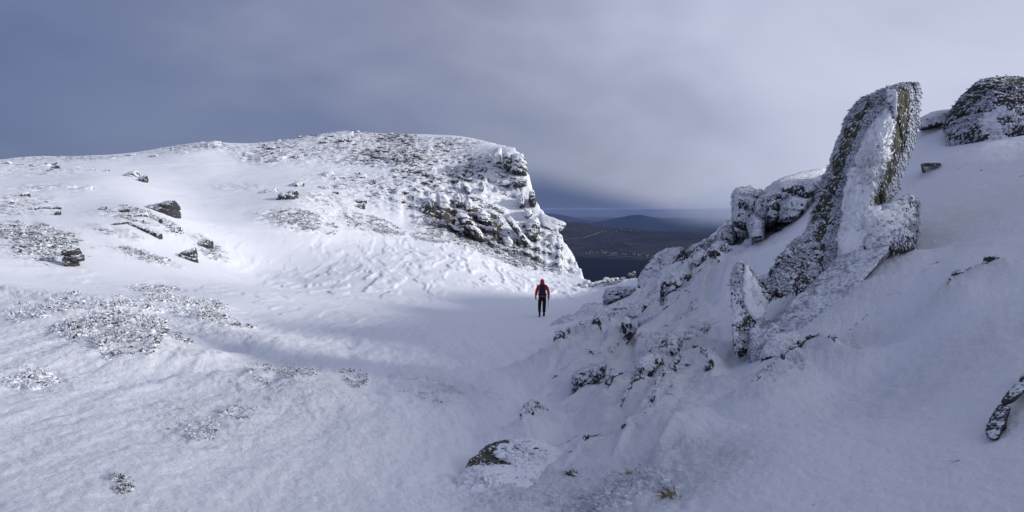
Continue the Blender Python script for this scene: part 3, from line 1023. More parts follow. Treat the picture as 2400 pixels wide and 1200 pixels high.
CRAGS = [
    ('upright_rock', 'snow plastered rock column left of the dark cliff-top blocks', [(1155, 352), (1168, 345), (1177, 347), (1177, 390), (1160, 394), (1152, 376)], 0.22, 2.0),
    ('block_rock', 'dark jointed block between the white column and the cliff corner', [(1177, 358), (1190, 354), (1203, 360), (1203, 402), (1188, 404), (1177, 390)], -0.10, 2.2),
    ('block_rock', 'square dark corner block on top of the cliff edge', [(1198, 360), (1226, 357), (1232, 372), (1238, 393), (1236, 414), (1205, 412), (1194, 402)], -0.02, 2.8),
    ('block_rock', 'dark block below the cliff corner with a snow lid', [(1199, 424), (1215, 420), (1236, 418), (1235, 436), (1222, 440), (1202, 436)], -0.1, 2.2),
    ('rock_stack', 'stacked dark knob jutting from the cliff silhouette', [(1240, 448), (1250, 446), (1256, 460), (1258, 472), (1255, 488), (1244, 486), (1238, 470)], -0.16, 1.8),
    ('tilted_rock', 'long dark tilted slab in the middle of the crags', [(1063, 500), (1076, 494), (1090, 497), (1121, 528), (1146, 572), (1120, 576), (1104, 548), (1068, 510)], -0.12, 1.6),
    ('block_rock', 'grey pointed block right of the long dark slab', [(1110, 500), (1130, 488), (1150, 502), (1147, 528), (1120, 522)], 0.06, 2.0),
    ('tilted_rock', 'long dark tilted slab under the hooked crag', [(1179, 507), (1196, 503), (1222, 538), (1248, 574), (1250, 590), (1236, 586), (1208, 545)], -0.10, 1.5),
    ('rock_crag', 'dark hooked crag leaning beside the right hand slab', [(1232, 516), (1258, 508), (1268, 526), (1264, 548), (1252, 568), (1240, 562), (1230, 534)], -0.02, 2.2),
    ('block_rock', 'dark rock rib under the snow fan of the cliff', [(1212, 458), (1226, 452), (1232, 470), (1230, 486), (1218, 490)], 0.02, 1.6),
    ('block_rock', 'pale rimed crag between the black overhang and the slabs', [(1022, 446), (1040, 450), (1056, 466), (1054, 490), (1040, 500), (1024, 490)], 0.16, 2.2),
    ('block_rock', 'dark snow topped rock above the long dark slab', [(1060, 456), (1074, 450), (1082, 466), (1083, 486), (1066, 492)], -0.02, 1.8),
    ('block_rock', 'purplish rock streak left of the snow gully', [(1078, 424), (1092, 426), (1106, 442), (1104, 460), (1094, 452)], 0.05, 1.6),
    ('block_rock', 'small dark rock island in the snow gully', [(1122, 438), (1136, 432), (1134, 446), (1127, 458)], 0.03, 1.2),
    ('block_rock', 'low frosted rock in the rubble between the two slabs', [(1132, 534), (1146, 528), (1160, 532), (1158, 548), (1140, 550)], 0.10, 1.6),
    ('block_rock', 'low frosted rock left of the right hand slab', [(1158, 520), (1172, 510), (1184, 518), (1178, 534), (1162, 536)], 0.12, 1.6),
    ('tilted_rock', 'thin frosted slab lying left of the long dark slab', [(1056, 530), (1066, 526), (1093, 543), (1090, 550), (1064, 541)], 0.05, 1.2),
    ('block_rock', 'rimed crag at the left of the snow gully foot', [(1086, 470), (1100, 462), (1110, 476), (1106, 496), (1092, 498)], 0.16, 1.8),
    ('block_rock', 'rimed boulder at the foot of the right hand slab', [(1176, 556), (1192, 552), (1204, 566), (1200, 584), (1182, 582)], 0.14, 1.6),
    ('block_rock', 'frosted crag under the stacked knob', [(1228, 486), (1244, 490), (1250, 502), (1240, 514), (1228, 506)], 0.14, 1.8),
    ('block_rock', 'small dark crag left of the snow column', [(1136, 366), (1146, 358), (1154, 366), (1152, 382), (1140, 384)], 0.10, 1.6),
]
for a in CRAGS:
    crag(a[0], a[1], a[2], a[3] * 0.9 + 0.13, a[4], sub=5 if 'slab' in a[1] or 'corner' in a[1] else 4, off=-0.4, k=26, amp=0.10, strata=0.05)

# the ledge that sticks out over the valley and the buttress below it
v1 = lump([P(*q) for q in [(1262, 498, 78), (1300, 510, 77), (1326, 520, 76.5), (1331, 528, 76.5), (1322, 542, 76.5), (1300, 546, 76), (1268, 528, 76), (1285, 505, 80), (1328, 524, 79), (1318, 544, 79), (1268, 540, 79)]],
          5, 10, 0.05, 2.2, 0.02, seed=4.4)
o = rock('jutting_rock', 'snow topped rock tongue jutting out over the valley', v1, 0.12, 3.2, 0.25)
v2 = [lump([P(*q) for q in [(1258, 548, 76), (1300, 545, 74.5), (1318, 560, 74), (1336, 585, 73), (1349, 604, 72.5), (1352, 636, 71.5), (1330, 632, 70.3), (1285, 600, 71.5), (1300, 550, 79), (1345, 600, 77), (1352, 650, 76), (1280, 640, 76)]],
           6, 12, 0.07, 3.0, 0.03, 5.0, (0.8, -0.2, 0.35), seed=2.2)]
rock('buttress_rock', 'white rime crusted buttress at the right end of the crags', v2, 0.20, 2.4)
# frosted stones along the lip of the gully
RS = np.random.RandomState(21)
for k in range(16):
    px = 1362 + k * 8 + RS.uniform(-3, 3)
    py = np.interp(px, [1360, 1400, 1420, 1490], [650, 660, 664, 664]) + RS.uniform(-2, 3)
    c = P(px, py, RS.uniform(56.5, 58.5))
    sz = RS.uniform(0.35, 0.75)
    z = g1(c[0], c[1])
    v, f = lump(boulder_pts((c[0], c[1], z), sz * 1.2, sz, sz * RS.uniform(0.5, 1.1), 0.2, 700 + k), 4, 12, 0.12, 2.4, 0.03, seed=k)
    rock('stone', 'frost speckled stone on the lip of the gully above the dark valley', (v, f), RS.uniform(-0.12, 0.08), 4.5, 0.15, 'stone', 'stones on the gully lip')


# ------------------------------------------------------------------ rocks of the right slope
def feathers(parent, v, f, n, size, pull, keep=None, seed=0, name='rime_feathers', out=0.45, mat=None, jit=0.16):
    """scales of rime laid over a rock like shingles: one joined mesh of small blades"""
    r = np.random.RandomState(seed)
    a, b, c = v[f[:, 0]], v[f[:, 1]], v[f[:, 2]]
    nr = np.cross(b - a, c - a)
    ar = np.linalg.norm(nr, axis=1) + 1e-12
    nr /= ar[:, None]
    cen = (a + b + c) / 3
    wgt = ar.copy()
    if keep is not None:
        wgt = wgt * keep(cen, nr)
    wgt /= wgt.sum()
    k = r.choice(len(f), n, p=wgt)
    u1, u2 = r.uniform(size=(2, n))
    sw = u1 + u2 > 1
    u1[sw] = 1 - u1[sw]; u2[sw] = 1 - u2[sw]
    p = a[k] + (b[k] - a[k]) * u1[:, None] + (c[k] - a[k]) * u2[:, None]
    N = nr[k]
    g = np.array(pull, float) + r.normal(0, jit, (n, 3))
    T = g - (g * N).sum(1, keepdims=True) * N
    T /= np.linalg.norm(T, axis=1, keepdims=True) + 1e-9
    D = T + out * N
    D /= np.linalg.norm(D, axis=1, keepdims=True)
    S = np.cross(D, N); S /= np.linalg.norm(S, axis=1, keepdims=True) + 1e-9
    U = np.cross(S, D)
    L = (size * r.uniform(0.55, 1.35, n))[:, None]
    W = L * r.uniform(0.34, 0.55, n)[:, None]
    p = p - N * L * 0.08
    q = [p, p + D * L * 0.55 + S * W * 0.5, p + D * L * 0.5 + U * W * 0.42, p + D * L * 0.55 - S * W * 0.5, p + D * L]
    V = np.stack(q, 1).reshape(-1, 3)
    fb = np.array([[0, 1, 2], [0, 2, 3], [1, 4, 2], [2, 4, 3], [0, 3, 1], [1, 3, 4]])
    Fc = (fb[None] + (np.arange(n) * 5)[:, None, None]).reshape(-1, 3)
    return stuff(child(name, parent, V, Fc, mat or M_FEATHER))


def PP(*q):
    return [P(*a) for a in q]


# the leaning pinnacle
bed = (0.55, 0.25, 0.8)
A = lump(PP((2157, 190, 11.3), (2108, 192, 11.0), (2075, 204, 11.3), (2160, 200, 11.7), (2110, 196, 12.0), (2012, 229, 11.5), (1983, 262, 11.6), (1962, 317, 11.6),
            (2102, 214, 10.75), (2098, 280, 10.65), (2090, 346, 10.6), (2157, 246, 11.5), (2151, 325, 11.5), (2134, 375, 11.4), (2060, 230, 12.2), (2140, 330, 12.3), (1985, 330, 12.2),
            (1940, 385, 11.4), (1990, 410, 10.7), (2067, 405, 10.5), (2108, 425, 11.3)), 6, 24, 0.05, 2.2, 0.030, 5.5, (0.93, 0.1, 0.36), 1.7)
B = lump(PP((1962, 317, 11.6), (1946, 371, 11.5), (1925, 421, 11.4), (1900, 483, 11.2), (1880, 540, 11.1), (1862, 620, 10.7), (1880, 690, 10.2), (2085, 335, 10.75), (2050, 433, 10.4),
            (2106, 442, 11.2), (2133, 375, 11.5), (2067, 470, 10.8), (1975, 640, 10.0), (2040, 520, 10.2), (2000, 350, 12.3), (1950, 600, 12.0), (2080, 480, 12.0)), 6, 20, 0.06, 2.4, 0.032, 6.0, (0.93, 0.1, 0.36), 5.2)
pin = rock('rock_pinnacle', 'tall leaning rock pinnacle shingled with rime and green lichen', [A, B], -0.22, 7.0, 1.0)


def k_left(c, n):
    al = c[:, 0] - 0.38 * c[:, 2]                       # across the lean of the slabs
    m = fbm(al * 2.6, c[:, 1] * 1.2, c[:, 2] * 0.55, 3) + 0.35 * fbm(c[:, 0] * 7, c[:, 1] * 7, c[:, 2] * 4, 2)
    return np.where(m > -0.08, 1.0, 0.03) * np.where(n[:, 1] > 0.5, 0.2, 1.0)


def k_pin(c, n):
    # bare lichen streaks: one down the left flank, one beside the edge of the right face
    h = c[:, 2]
    px = 1200 + c[:, 0] / c[:, 1] * F; py = HOR - h / c[:, 1] * F
    w = 16 * fbm(c[:, 0] * 3, c[:, 1] * 3, h * 3, 3)
    left = np.interp(py, [200, 260, 300, 400, 480, 560, 640], [2070, 2020, 2000, 1968, 1935, 1915, 1905])
    right = np.interp(py, [200, 280, 350, 400, 440], [2118, 2114, 2104, 2084, 2062])
    bare = (np.abs(px - left + w) < np.interp(py, [200, 300, 450, 620], [7, 15, 18, 22])) & (py > 235)
    bare |= (np.abs(px - right + 0.7 * w) < 15) & (py > 205)
    bare |= fbm(c[:, 0] * 2.2, c[:, 1] * 2.2, h * 1.2, 3) < -0.42
    return np.where(bare, 0.04, 1.0) * np.where(n[:, 1] > 0.5, 0.15, 1.0)


pv, pf = join([A, B])
feathers(pin, pv, pf, 34000, 0.064, (-0.55, -0.1, -1.0), k_pin, 3, jit=0.12, out=0.30)
# snow plastered on its face
sn = [lump(PP((2052, 268, 10.95), (2085, 235, 10.75), (2097, 290, 10.62), (2088, 350, 10.55), (2060, 420, 10.4), (2030, 500, 10.15), (1985, 560, 10.2), (1965, 500, 10.6), (1985, 420, 10.6), (2015, 340, 10.75),
               (2060, 330, 11.1), (2040, 450, 10.9), (2000, 530, 10.8)), 6, 18, 0.19, 5.5, seed=8.8, fine=0.6),
      lump(PP((2075, 205, 10.98), (2104, 212, 10.72), (2101, 282, 10.60), (2085, 268, 10.72), (2078, 232, 10.85), (2090, 240, 11.1)), 4, 10, 0.05, 3.0, seed=2.8),
      lump(PP((2010, 470, 10.35), (2060, 470, 10.3), (2110, 500, 10.1), (2090, 560, 9.75), (2010, 590, 9.85), (1950, 620, 9.9), (1960, 540, 10.3), (2040, 520, 10.7)), 5, 10, 0.16, 4.0, seed=6.1, fine=0.5)]
sv, sf = join(sn)
child('snow_plaster', pin, sv, sf, M_SNOW)
# spiky rime along the edge where the plaster meets the bare right face
feathers(pin, sv, sf, 2600, 0.055, (0.8, -0.1, -0.35), lambda c, n: np.where((n[:, 0] > 0.25) & (n[:, 1] < 0.35), 1.0, 0.02), 5, 'rime_spikes', 0.3)

# the block to the right of its foot and the long slab running down to the left
C1 = lump(PP((2062, 478, 10.3), (2110, 462, 10.3), (2142, 450, 10.4), (2160, 467, 10.6), (2153, 525, 10.2), (2147, 598, 9.95), (2087, 582, 9.65), (2030, 570, 9.75), (1990, 610, 9.9), (2150, 470, 11.5), (2050, 485, 11.4), (2142, 595, 10.9)),
          5, 14, 0.06, 2.2, 0.02, 4.0, bed, 3.3)
blk = rock('block_rock', 'rimed rock block with a jagged top at the pinnacle foot', C1, 0.10, 6.0, 0.3)
feathers(blk, C1[0], C1[1], 1500, 0.06, (-0.5, -0.2, -0.8), lambda c, n: np.where((n[:, 2] < 0.75) & (fbm(c[:, 0] * 3, c[:, 1] * 3, c[:, 2] * 3, 2) > -0.1), 1.0, 0.05), 9)
D1 = lump(PP((2070, 490, 10.4), (1980, 595, 10.2), (1870, 700, 9.8), (1775, 785, 9.4), (2090, 582, 9.60), (1995, 690, 9.2), (1890, 792, 8.95), (1800, 862, 8.85), (1755, 862, 9.1), (1750, 820, 9.3), (2060, 640, 10.4), (1800, 900, 9.6)),
          6, 16, 0.045, 3.0, 0.016, 5.0, (0.2, -0.6, 0.8), 9.4)
slab = rock('tilted_rock', 'long snow frosted slab running down left from the pinnacle', D1, 0.17, 6.0)
feathers(slab, D1[0], D1[1], 2600, 0.05, (-0.5, -0.3, -0.6), lambda c, n: np.where(fbm(c[:, 0] * 3, c[:, 1] * 3, c[:, 2] * 3, 2) > 0.0, 1.0, 0.1), 10)
# dark ribbed rock wall between pinnacle and slab
ribs_ = [lump(PP((1808, 622, 10.4), (1835, 585, 10.8), (1872, 545, 11.0), (1900, 560, 10.8), (1880, 640, 10.15), (1850, 700, 9.8), (1815, 706, 9.85), (1798, 660, 10.3), (1850, 610, 11.6), (1890, 600, 11.4)), 5, 18, 0.09, 3.2, 0.05, 7.0, (1, 0.2, 0.1), 1.1),
         lump(PP((1868, 560, 10.9), (1905, 520, 11.0), (1940, 560, 10.6), (1925, 640, 10.1), (1895, 690, 9.85), (1862, 700, 9.85), (1858, 620, 10.3), (1900, 600, 11.4)), 5, 18, 0.09, 3.2, 0.05, 7.0, (1, 0.2, 0.1), 4.3),
         lump(PP((1772, 668, 10.1), (1795, 640, 10.5), (1815, 632, 10.5), (1818, 690, 9.95), (1800, 715, 9.8), (1778, 712, 9.8), (1800, 680, 10.8)), 4, 18, 0.10, 3.2, 0.05, 6.0, (1, 0.2, 0.1), 8.3)]
E1 = join(ribs_)
col_ = rock('ribbed_rock', 'dark ribbed rock wall hung with rime columns left of the pinnacle', E1, -0.14, 7.0, 0.4)
feathers(col_, E1[0], E1[1], 4200, 0.075, (-0.15, -0.1, -1.0), lambda c, n: np.where(fbm(c[:, 0] * 4, c[:, 1] * 4, c[:, 2] * 1.2, 2) > -0.02, 1.0, 0.1), 12, out=0.25)
# the horn
H1 = [lump(PP((1740, 600, 10.0), (1728, 606, 10.0), (1712, 637, 9.9), (1708, 690, 9.7), (1712, 762, 9.4), (1719, 838, 9.15), (1735, 850, 9.1), (1752, 838, 9.2), (1762, 770, 9.4), (1785, 700, 9.7), (1783, 664, 9.9), (1760, 614, 10.0), (1745, 690, 10.5), (1735, 800, 9.9)), 6, 14, 0.05, 2.6, 0.02, 6.0, (1, 0.1, 0.15), 7.7)]
hv, hf = H1[0]
horn = rock('rock_horn', 'slim pointed rock horn at the lower left of the pinnacle group', H1, -0.03, 8.0, 0.4)
sn = [lump(PP((1745, 612, 9.95), (1770, 650, 9.78), (1805, 712, 9.75), (1800, 735, 9.65), (1765, 762, 9.38), (1742, 720, 9.52), (1738, 660, 9.72), (1770, 700, 10.2)), 5, 12, 0.14, 4.0, seed=3.9, fine=0.5)]
sv, sf = join(sn)
child('snow_plaster', horn, sv, sf, M_SNOW)
feathers(horn, hv, hf, 2400, 0.055, (-0.25, -0.1, -1.0), k_left, 14, out=0.3)
# rimed round foot of the slab next to the horn
J1 = lump(PP((1755, 770, 9.2), (1790, 742, 9.4), (1830, 760, 9.15), (1830, 820, 8.9), (1790, 862, 8.8), (1757, 864, 8.95), (1750, 815, 9.1), (1790, 790, 9.7)), 5, 10, 0.1, 3.4, 0.03, 6.0, (1, 0.1, 0.4), 4.1)
kn = rock('rock_bulge', 'rounded rime covered rock bulge right beside the horn foot', J1, 0.10, 7.0)
feathers(kn, J1[0], J1[1], 1200, 0.055, (-0.4, -0.2, -0.9), lambda c, n: 0.2 + (fbm(c[:, 0] * 5, c[:, 1] * 5, c[:, 2] * 2, 2) > 0), 15)

# large dark rock at the upper right corner
G1 = lump(PP((2192, 330, 16.2), (2219, 268, 16.2), (2244, 222, 16.3), (2277, 189, 16.4), (2317, 172, 16.4), (2345, 167, 16.4), (2405, 170, 16.3), (2500, 175, 16.0), (2540, 260, 15.6), (2212, 350, 15.6), (2240, 372, 15.0), (2330, 372, 14.4), (2420, 350, 14.0), (2520, 380, 13.8),
             (2290, 250, 15.5), (2360, 240, 15.0), (2450, 240, 14.8), (2260, 220, 18.0), (2400, 200, 18.5), (2500, 250, 18)), 6, 12, 0.06, 2.4, 0.02, 4.0, bed, 6.6)
big = rock('domed_rock', 'large dark domed rock combed with rime in the upper right corner', G1, -0.27, 5.0, 0.15)
feathers(big, G1[0], G1[1], 9500, 0.088, (-0.75, -0.1, -0.8),
         lambda c, n: np.where(fbm(c[:, 0] * 1.3, c[:, 1] * 1.3, c[:, 2] * 1.3, 3) + 0.3 * fbm(c[:, 0] * 5, c[:, 1] * 5, c[:, 2] * 5, 2) > 0.04, 1.0, 0.10) * np.where(c[:, 2] > 2.55, 0.25, 1.0) * (n[:, 1] < 0.4), 16, out=0.28, jit=0.1)
sn = [lump(PP((2315, 239, 15.48), (2350, 239, 15.18), (2410, 264, 14.78), (2520, 274, 14.38), (2520, 370, 13.58), (2330, 360, 14.48), (2300, 320, 14.88), (2290, 294, 15.28), (2380, 300, 15.78)), 6, 8, 0.22, 5.0, seed=1.9, fine=0.5)]
sv, sf = join(sn)
child('snow_plaster', big, sv, sf, M_SNOW)
# small crooked rock lying in the saddle
K1 = [lump(PP((2157, 381, 14.2), (2210, 381, 14.0), (2208, 391, 13.9), (2160, 391, 14.1), (2180, 383, 14.5), (2170, 387, 14.4)), 4, 8, 0.09, 2.4, seed=1.2),
      lump(PP((2157, 381, 14.1), (2166, 381, 14.0), (2172, 405, 13.7), (2162, 409, 13.7), (2160, 397, 14.3), (2172, 397, 14.2)), 4, 8, 0.09, 2.4, seed=4.2)]
rock('rock', 'small crooked dark rock in the saddle right of the pinnacle', K1, -0.28, 8.0)
# snowy rock behind the saddle
crag('rock', 'snow covered rock on the skyline between pinnacle and dome', [(2140, 280), (2170, 268), (2200, 256), (2235, 252), (2240, 300), (2150, 310)], 0.24, 1.6, 5, base_px=(2190, 300), grain=4.0)

# outcrop on the skyline left of the pinnacle
RIGHT = [
    ('block_rock', 'left half of the rime coated skyline outcrop behind the pinnacle', [(1712, 455), (1724, 438), (1760, 434), (1788, 440), (1790, 500), (1780, 535), (1740, 545), (1712, 530)], 0.10, 4.0, (1740, 560)),
    ('block_rock', 'right half of the skyline outcrop with a dark bare rim', [(1780, 452), (1812, 424), (1850, 417), (1918, 420), (1928, 440), (1900, 480), (1850, 510), (1800, 535), (1784, 520)], 0.03, 4.0, (1800, 545)),
    ('block_rock', 'middle rib of the skyline outcrop split by a dark crack', [(1768, 470), (1785, 446), (1806, 442), (1815, 480), (1806, 525), (1780, 545), (1765, 520)], 0.06, 3.4, (1785, 548)),
    ('block_rock', 'snow choked block under the dark rim of the skyline outcrop', [(1826, 470), (1860, 452), (1905, 462), (1890, 500), (1850, 525), (1822, 520)], 0.16, 2.6, (1840, 530)),
    ('block_rock', 'low rimed block at the left foot of the skyline outcrop', [(1680, 545), (1690, 530), (1716, 524), (1726, 545), (1722, 572), (1685, 580)], 0.08, 2.2, (1700, 582)),
    ('block_rock', 'small rimed rock left below the skyline outcrop', [(1648, 570), (1660, 558), (1676, 560), (1680, 585), (1655, 592)], 0.06, 1.6, (1664, 592)),
    ('block_rock', 'rimed rock rib under the skyline outcrop', [(1750, 520), (1765, 500), (1790, 515), (1790, 560), (1760, 570)], 0.14, 2.4, (1770, 572)),
    ('block_rock', 'rimed rock right of the leaning split boulder', [(1604, 590), (1625, 572), (1650, 562), (1672, 566), (1668, 590), (1630, 604), (1606, 606)], 0.12, 2.2, (1635, 604)),
    ('block_rock', 'long grey ledge face above the hook shaped rim', [(1494, 748), (1530, 737), (1570, 716), (1600, 716), (1560, 756), (1526, 772), (1502, 788), (1495, 770)], 0.12, 0.8, (1510, 782)),
    ('block_rock', 'squat rock block with a dark roof left of the slope centre', [(1338, 878), (1350, 864), (1385, 854), (1422, 850), (1420, 885), (1385, 900), (1350, 926), (1340, 910)], 0.06, 0.9, (1352, 922)),
    ('block_rock', 'flat topped rock at the right end of the gully floor', [(1413, 690), (1420, 676), (1450, 670), (1492, 670), (1488, 692), (1440, 700), (1420, 714), (1413, 708)], 0.12, 2.0, (1420, 714)),
    ('rock', 'small rock tip at the foot of the flat topped gully rock', [(1413, 702), (1420, 700), (1422, 712), (1414, 716)], 0.0, 0.5, (1417, 718)),
]
for a in RIGHT:
    o = crag(a[0], a[1], a[2], a[3] + 0.04, a[4], 5, 28, 0.10, 0.035, 0.0, 3.2 if a[4] > 1.5 else 6.0, base_px=a[5], inset=0.75)
    vv = np.array([w.co[:] for w in o.data.vertices]) + np.array(o.location)
    ff = np.array([p.vertices[:] for p in o.data.polygons])
    feathers(o, vv, ff, 1300 if a[4] > 1.5 else 500, 0.10 if a[4] > 1.5 else 0.04, (-0.3, -0.2, -0.9), lambda c, n: np.where((fbm(c[:, 0] * 1.7, c[:, 1] * 1.7, c[:, 2] * 1.7, 2) > 0.0) & (n[:, 1] < 0.3), 1.0, 0.08), 30, out=0.25)
# snow lid on the outcrop
sn = [lump(PP((1808, 428, 35), (1830, 414, 35), (1900, 396, 36), (1945, 388, 36), (1950, 425, 36), (1880, 430, 34.5), (1850, 420, 38), (1940, 410, 39)), 5, 8, 0.05, 3.0, seed=1.3)]
sv, sf = join(sn)
o = rock('rock', 'wind carved snowy crest on the skyline just left of the pinnacle', (sv, sf), 0.45, 2.0)

# leaning split boulder in front of the dark valley
S1 = [lump(PP((1490, 668, 30.60), (1500, 640, 30.83), (1535, 596, 31.37), (1560, 580, 31.37), (1602, 576, 31.37), (1580, 620, 30.29), (1572, 655, 29.84), (1530, 672, 29.53), (1500, 690, 29.53), (1540, 600, 32.90), (1600, 590, 32.90), (1520, 680, 32.13)), 5, 22, 0.08, 2.8, 0.03, 4.0, (0.6, 0, 0.6), 1.9, fine=0.5)]
lbo = rock('leaning_boulder', 'leaning boulder with white top in front of the dark valley', S1, -0.03, 4.6)
feathers(lbo, S1[0][0], S1[0][1], 1600, 0.08, (-0.5, -0.2, -0.8), lambda c, n: np.where(fbm(c[:, 0] * 2, c[:, 1] * 2, c[:, 2] * 2, 2) > 0.0, 1.0, 0.15), 41, out=0.3)
S2 = [lump(PP((1574, 612, 29.45), (1603, 576, 30.52), (1607, 602, 30.22), (1602, 636, 29.61), (1574, 660, 28.99), (1572, 640, 29.15), (1606, 600, 31.44), (1590, 650, 30.68)), 5, 14, 0.03, 2.6, 0.02, seed=7.9)]
rock('tilted_rock', 'dark upright face split from the leaning boulder', S2, -0.16, 5.0)

# gully outcrop beside the walker
O1 = [lump(PP((1285, 788, 26.2), (1290, 757, 26.6), (1318, 738, 27.2), (1345, 735, 27.4), (1380, 742, 27.2), (1370, 765, 26.4), (1330, 790, 25.8), (1300, 796, 25.8), (1330, 760, 28.6), (1300, 770, 28)), 5, 12, 0.07, 2.4, 0.03, 4.0, (0.5, 0.1, 0.7), 2.9),
      lump(PP((1335, 740, 27.6), (1370, 716, 28.4), (1412, 710, 29), (1420, 722, 29), (1410, 748, 28), (1370, 768, 26.8), (1345, 772, 26.8), (1400, 730, 30.5), (1360, 745, 30)), 5, 12, 0.07, 2.4, 0.03, 4.0, (0.5, 0.1, 0.7), 6.9)]
o = rock('rock_outcrop', 'large frosted outcrop beside the gully floor right below the walker', O1, 0.13, 4.0)
ov, of = join(O1)
feathers(o, ov, of, 1600, 0.07, (-0.3, -0.2, -0.9), lambda c, n: np.where(fbm(c[:, 0] * 2, c[:, 1] * 2, c[:, 2] * 2, 2) > 0.05, 1.0, 0.1), 31, out=0.25)

# lichen boulder at the bottom of the picture with its cap of snow
L1 = [lump(PP((1072, 1092, 6.5), (1100, 1060, 6.75), (1150, 1030, 7.0), (1210, 1018, 7.15), (1262, 1023, 7.15), (1308, 1046, 7.0), (1290, 1090, 6.7), (1200, 1120, 6.4), (1120, 1150, 6.2), (1060, 1160, 6.15), (1030, 1230, 5.7), (1180, 1230, 5.7), (1280, 1150, 6.2), (1180, 1100, 7.6), (1290, 1120, 7.4)), 6, 10, 0.045, 2.6, 0.012, 4.0, (0, 0.3, 1), 5.7)]
lb = rock('boulder', 'snow capped boulder with a bare lichen rim at the bottom centre', L1, -0.30, 9.0, 0.9, 'boulder')
sn = [lump(PP((1140, 1054, 6.78), (1164, 1034, 6.98), (1212, 1017, 7.16), (1262, 1022, 7.16), (1314, 1044, 7.02), (1340, 1086, 6.8), (1290, 1112, 6.45), (1205, 1094, 6.5), (1160, 1078, 6.62), (1230, 1110, 7.4), (1290, 1130, 6.9)), 6, 9, 0.13, 4.6, seed=2.1, fine=0.5),
      lump(PP((1068, 1100, 6.32), (1092, 1084, 6.36), (1125, 1088, 6.28), (1150, 1098, 6.2), (1192, 1100, 6.22), (1225, 1084, 6.4), (1280, 1080, 6.55), (1260, 1185, 5.62), (1230, 1230, 5.25), (1120, 1240, 5.12), (1020, 1225, 5.32), (1040, 1150, 5.85), (1140, 1160, 6.7)), 5, 8, 0.11, 4.0, seed=9.1, fine=0.7)]
sv, sf = join(sn)
child('snow_cap', lb, sv, sf, M_SNOW)
feathers(lb, sv, sf, 260, 0.030, (-0.5, -0.3, -0.3), lambda c, n: np.where((c[:, 1] < 6.5), 1.0, 0.05), 33, out=0.7)

# dark brown rock cut by the right picture edge
parts = [lump(PP((2306, 1008, 4.82), (2320, 975, 4.91), (2345, 940, 5.01), (2372, 950, 4.87), (2360, 985, 4.74), (2338, 1034, 4.66), (2318, 1036, 4.68), (2308, 1026, 4.72), (2340, 990, 5.10), (2350, 1030, 4.91)), 5, 12, 0.08, 2.6, 0.03, seed=1.5),
         lump(PP((2338, 945, 5.01), (2365, 910, 5.12), (2400, 868, 5.27), (2450, 820, 5.48), (2450, 862, 5.29), (2405, 905, 5.05), (2372, 952, 4.87), (2350, 965, 4.87), (2380, 920, 5.29), (2440, 870, 5.58)), 5, 12, 0.06, 2.6, 0.03, seed=3.5)]
rock('rock', 'dark brown jagged rock cut by the right picture edge', parts, -0.2, 9.0, 0.35)


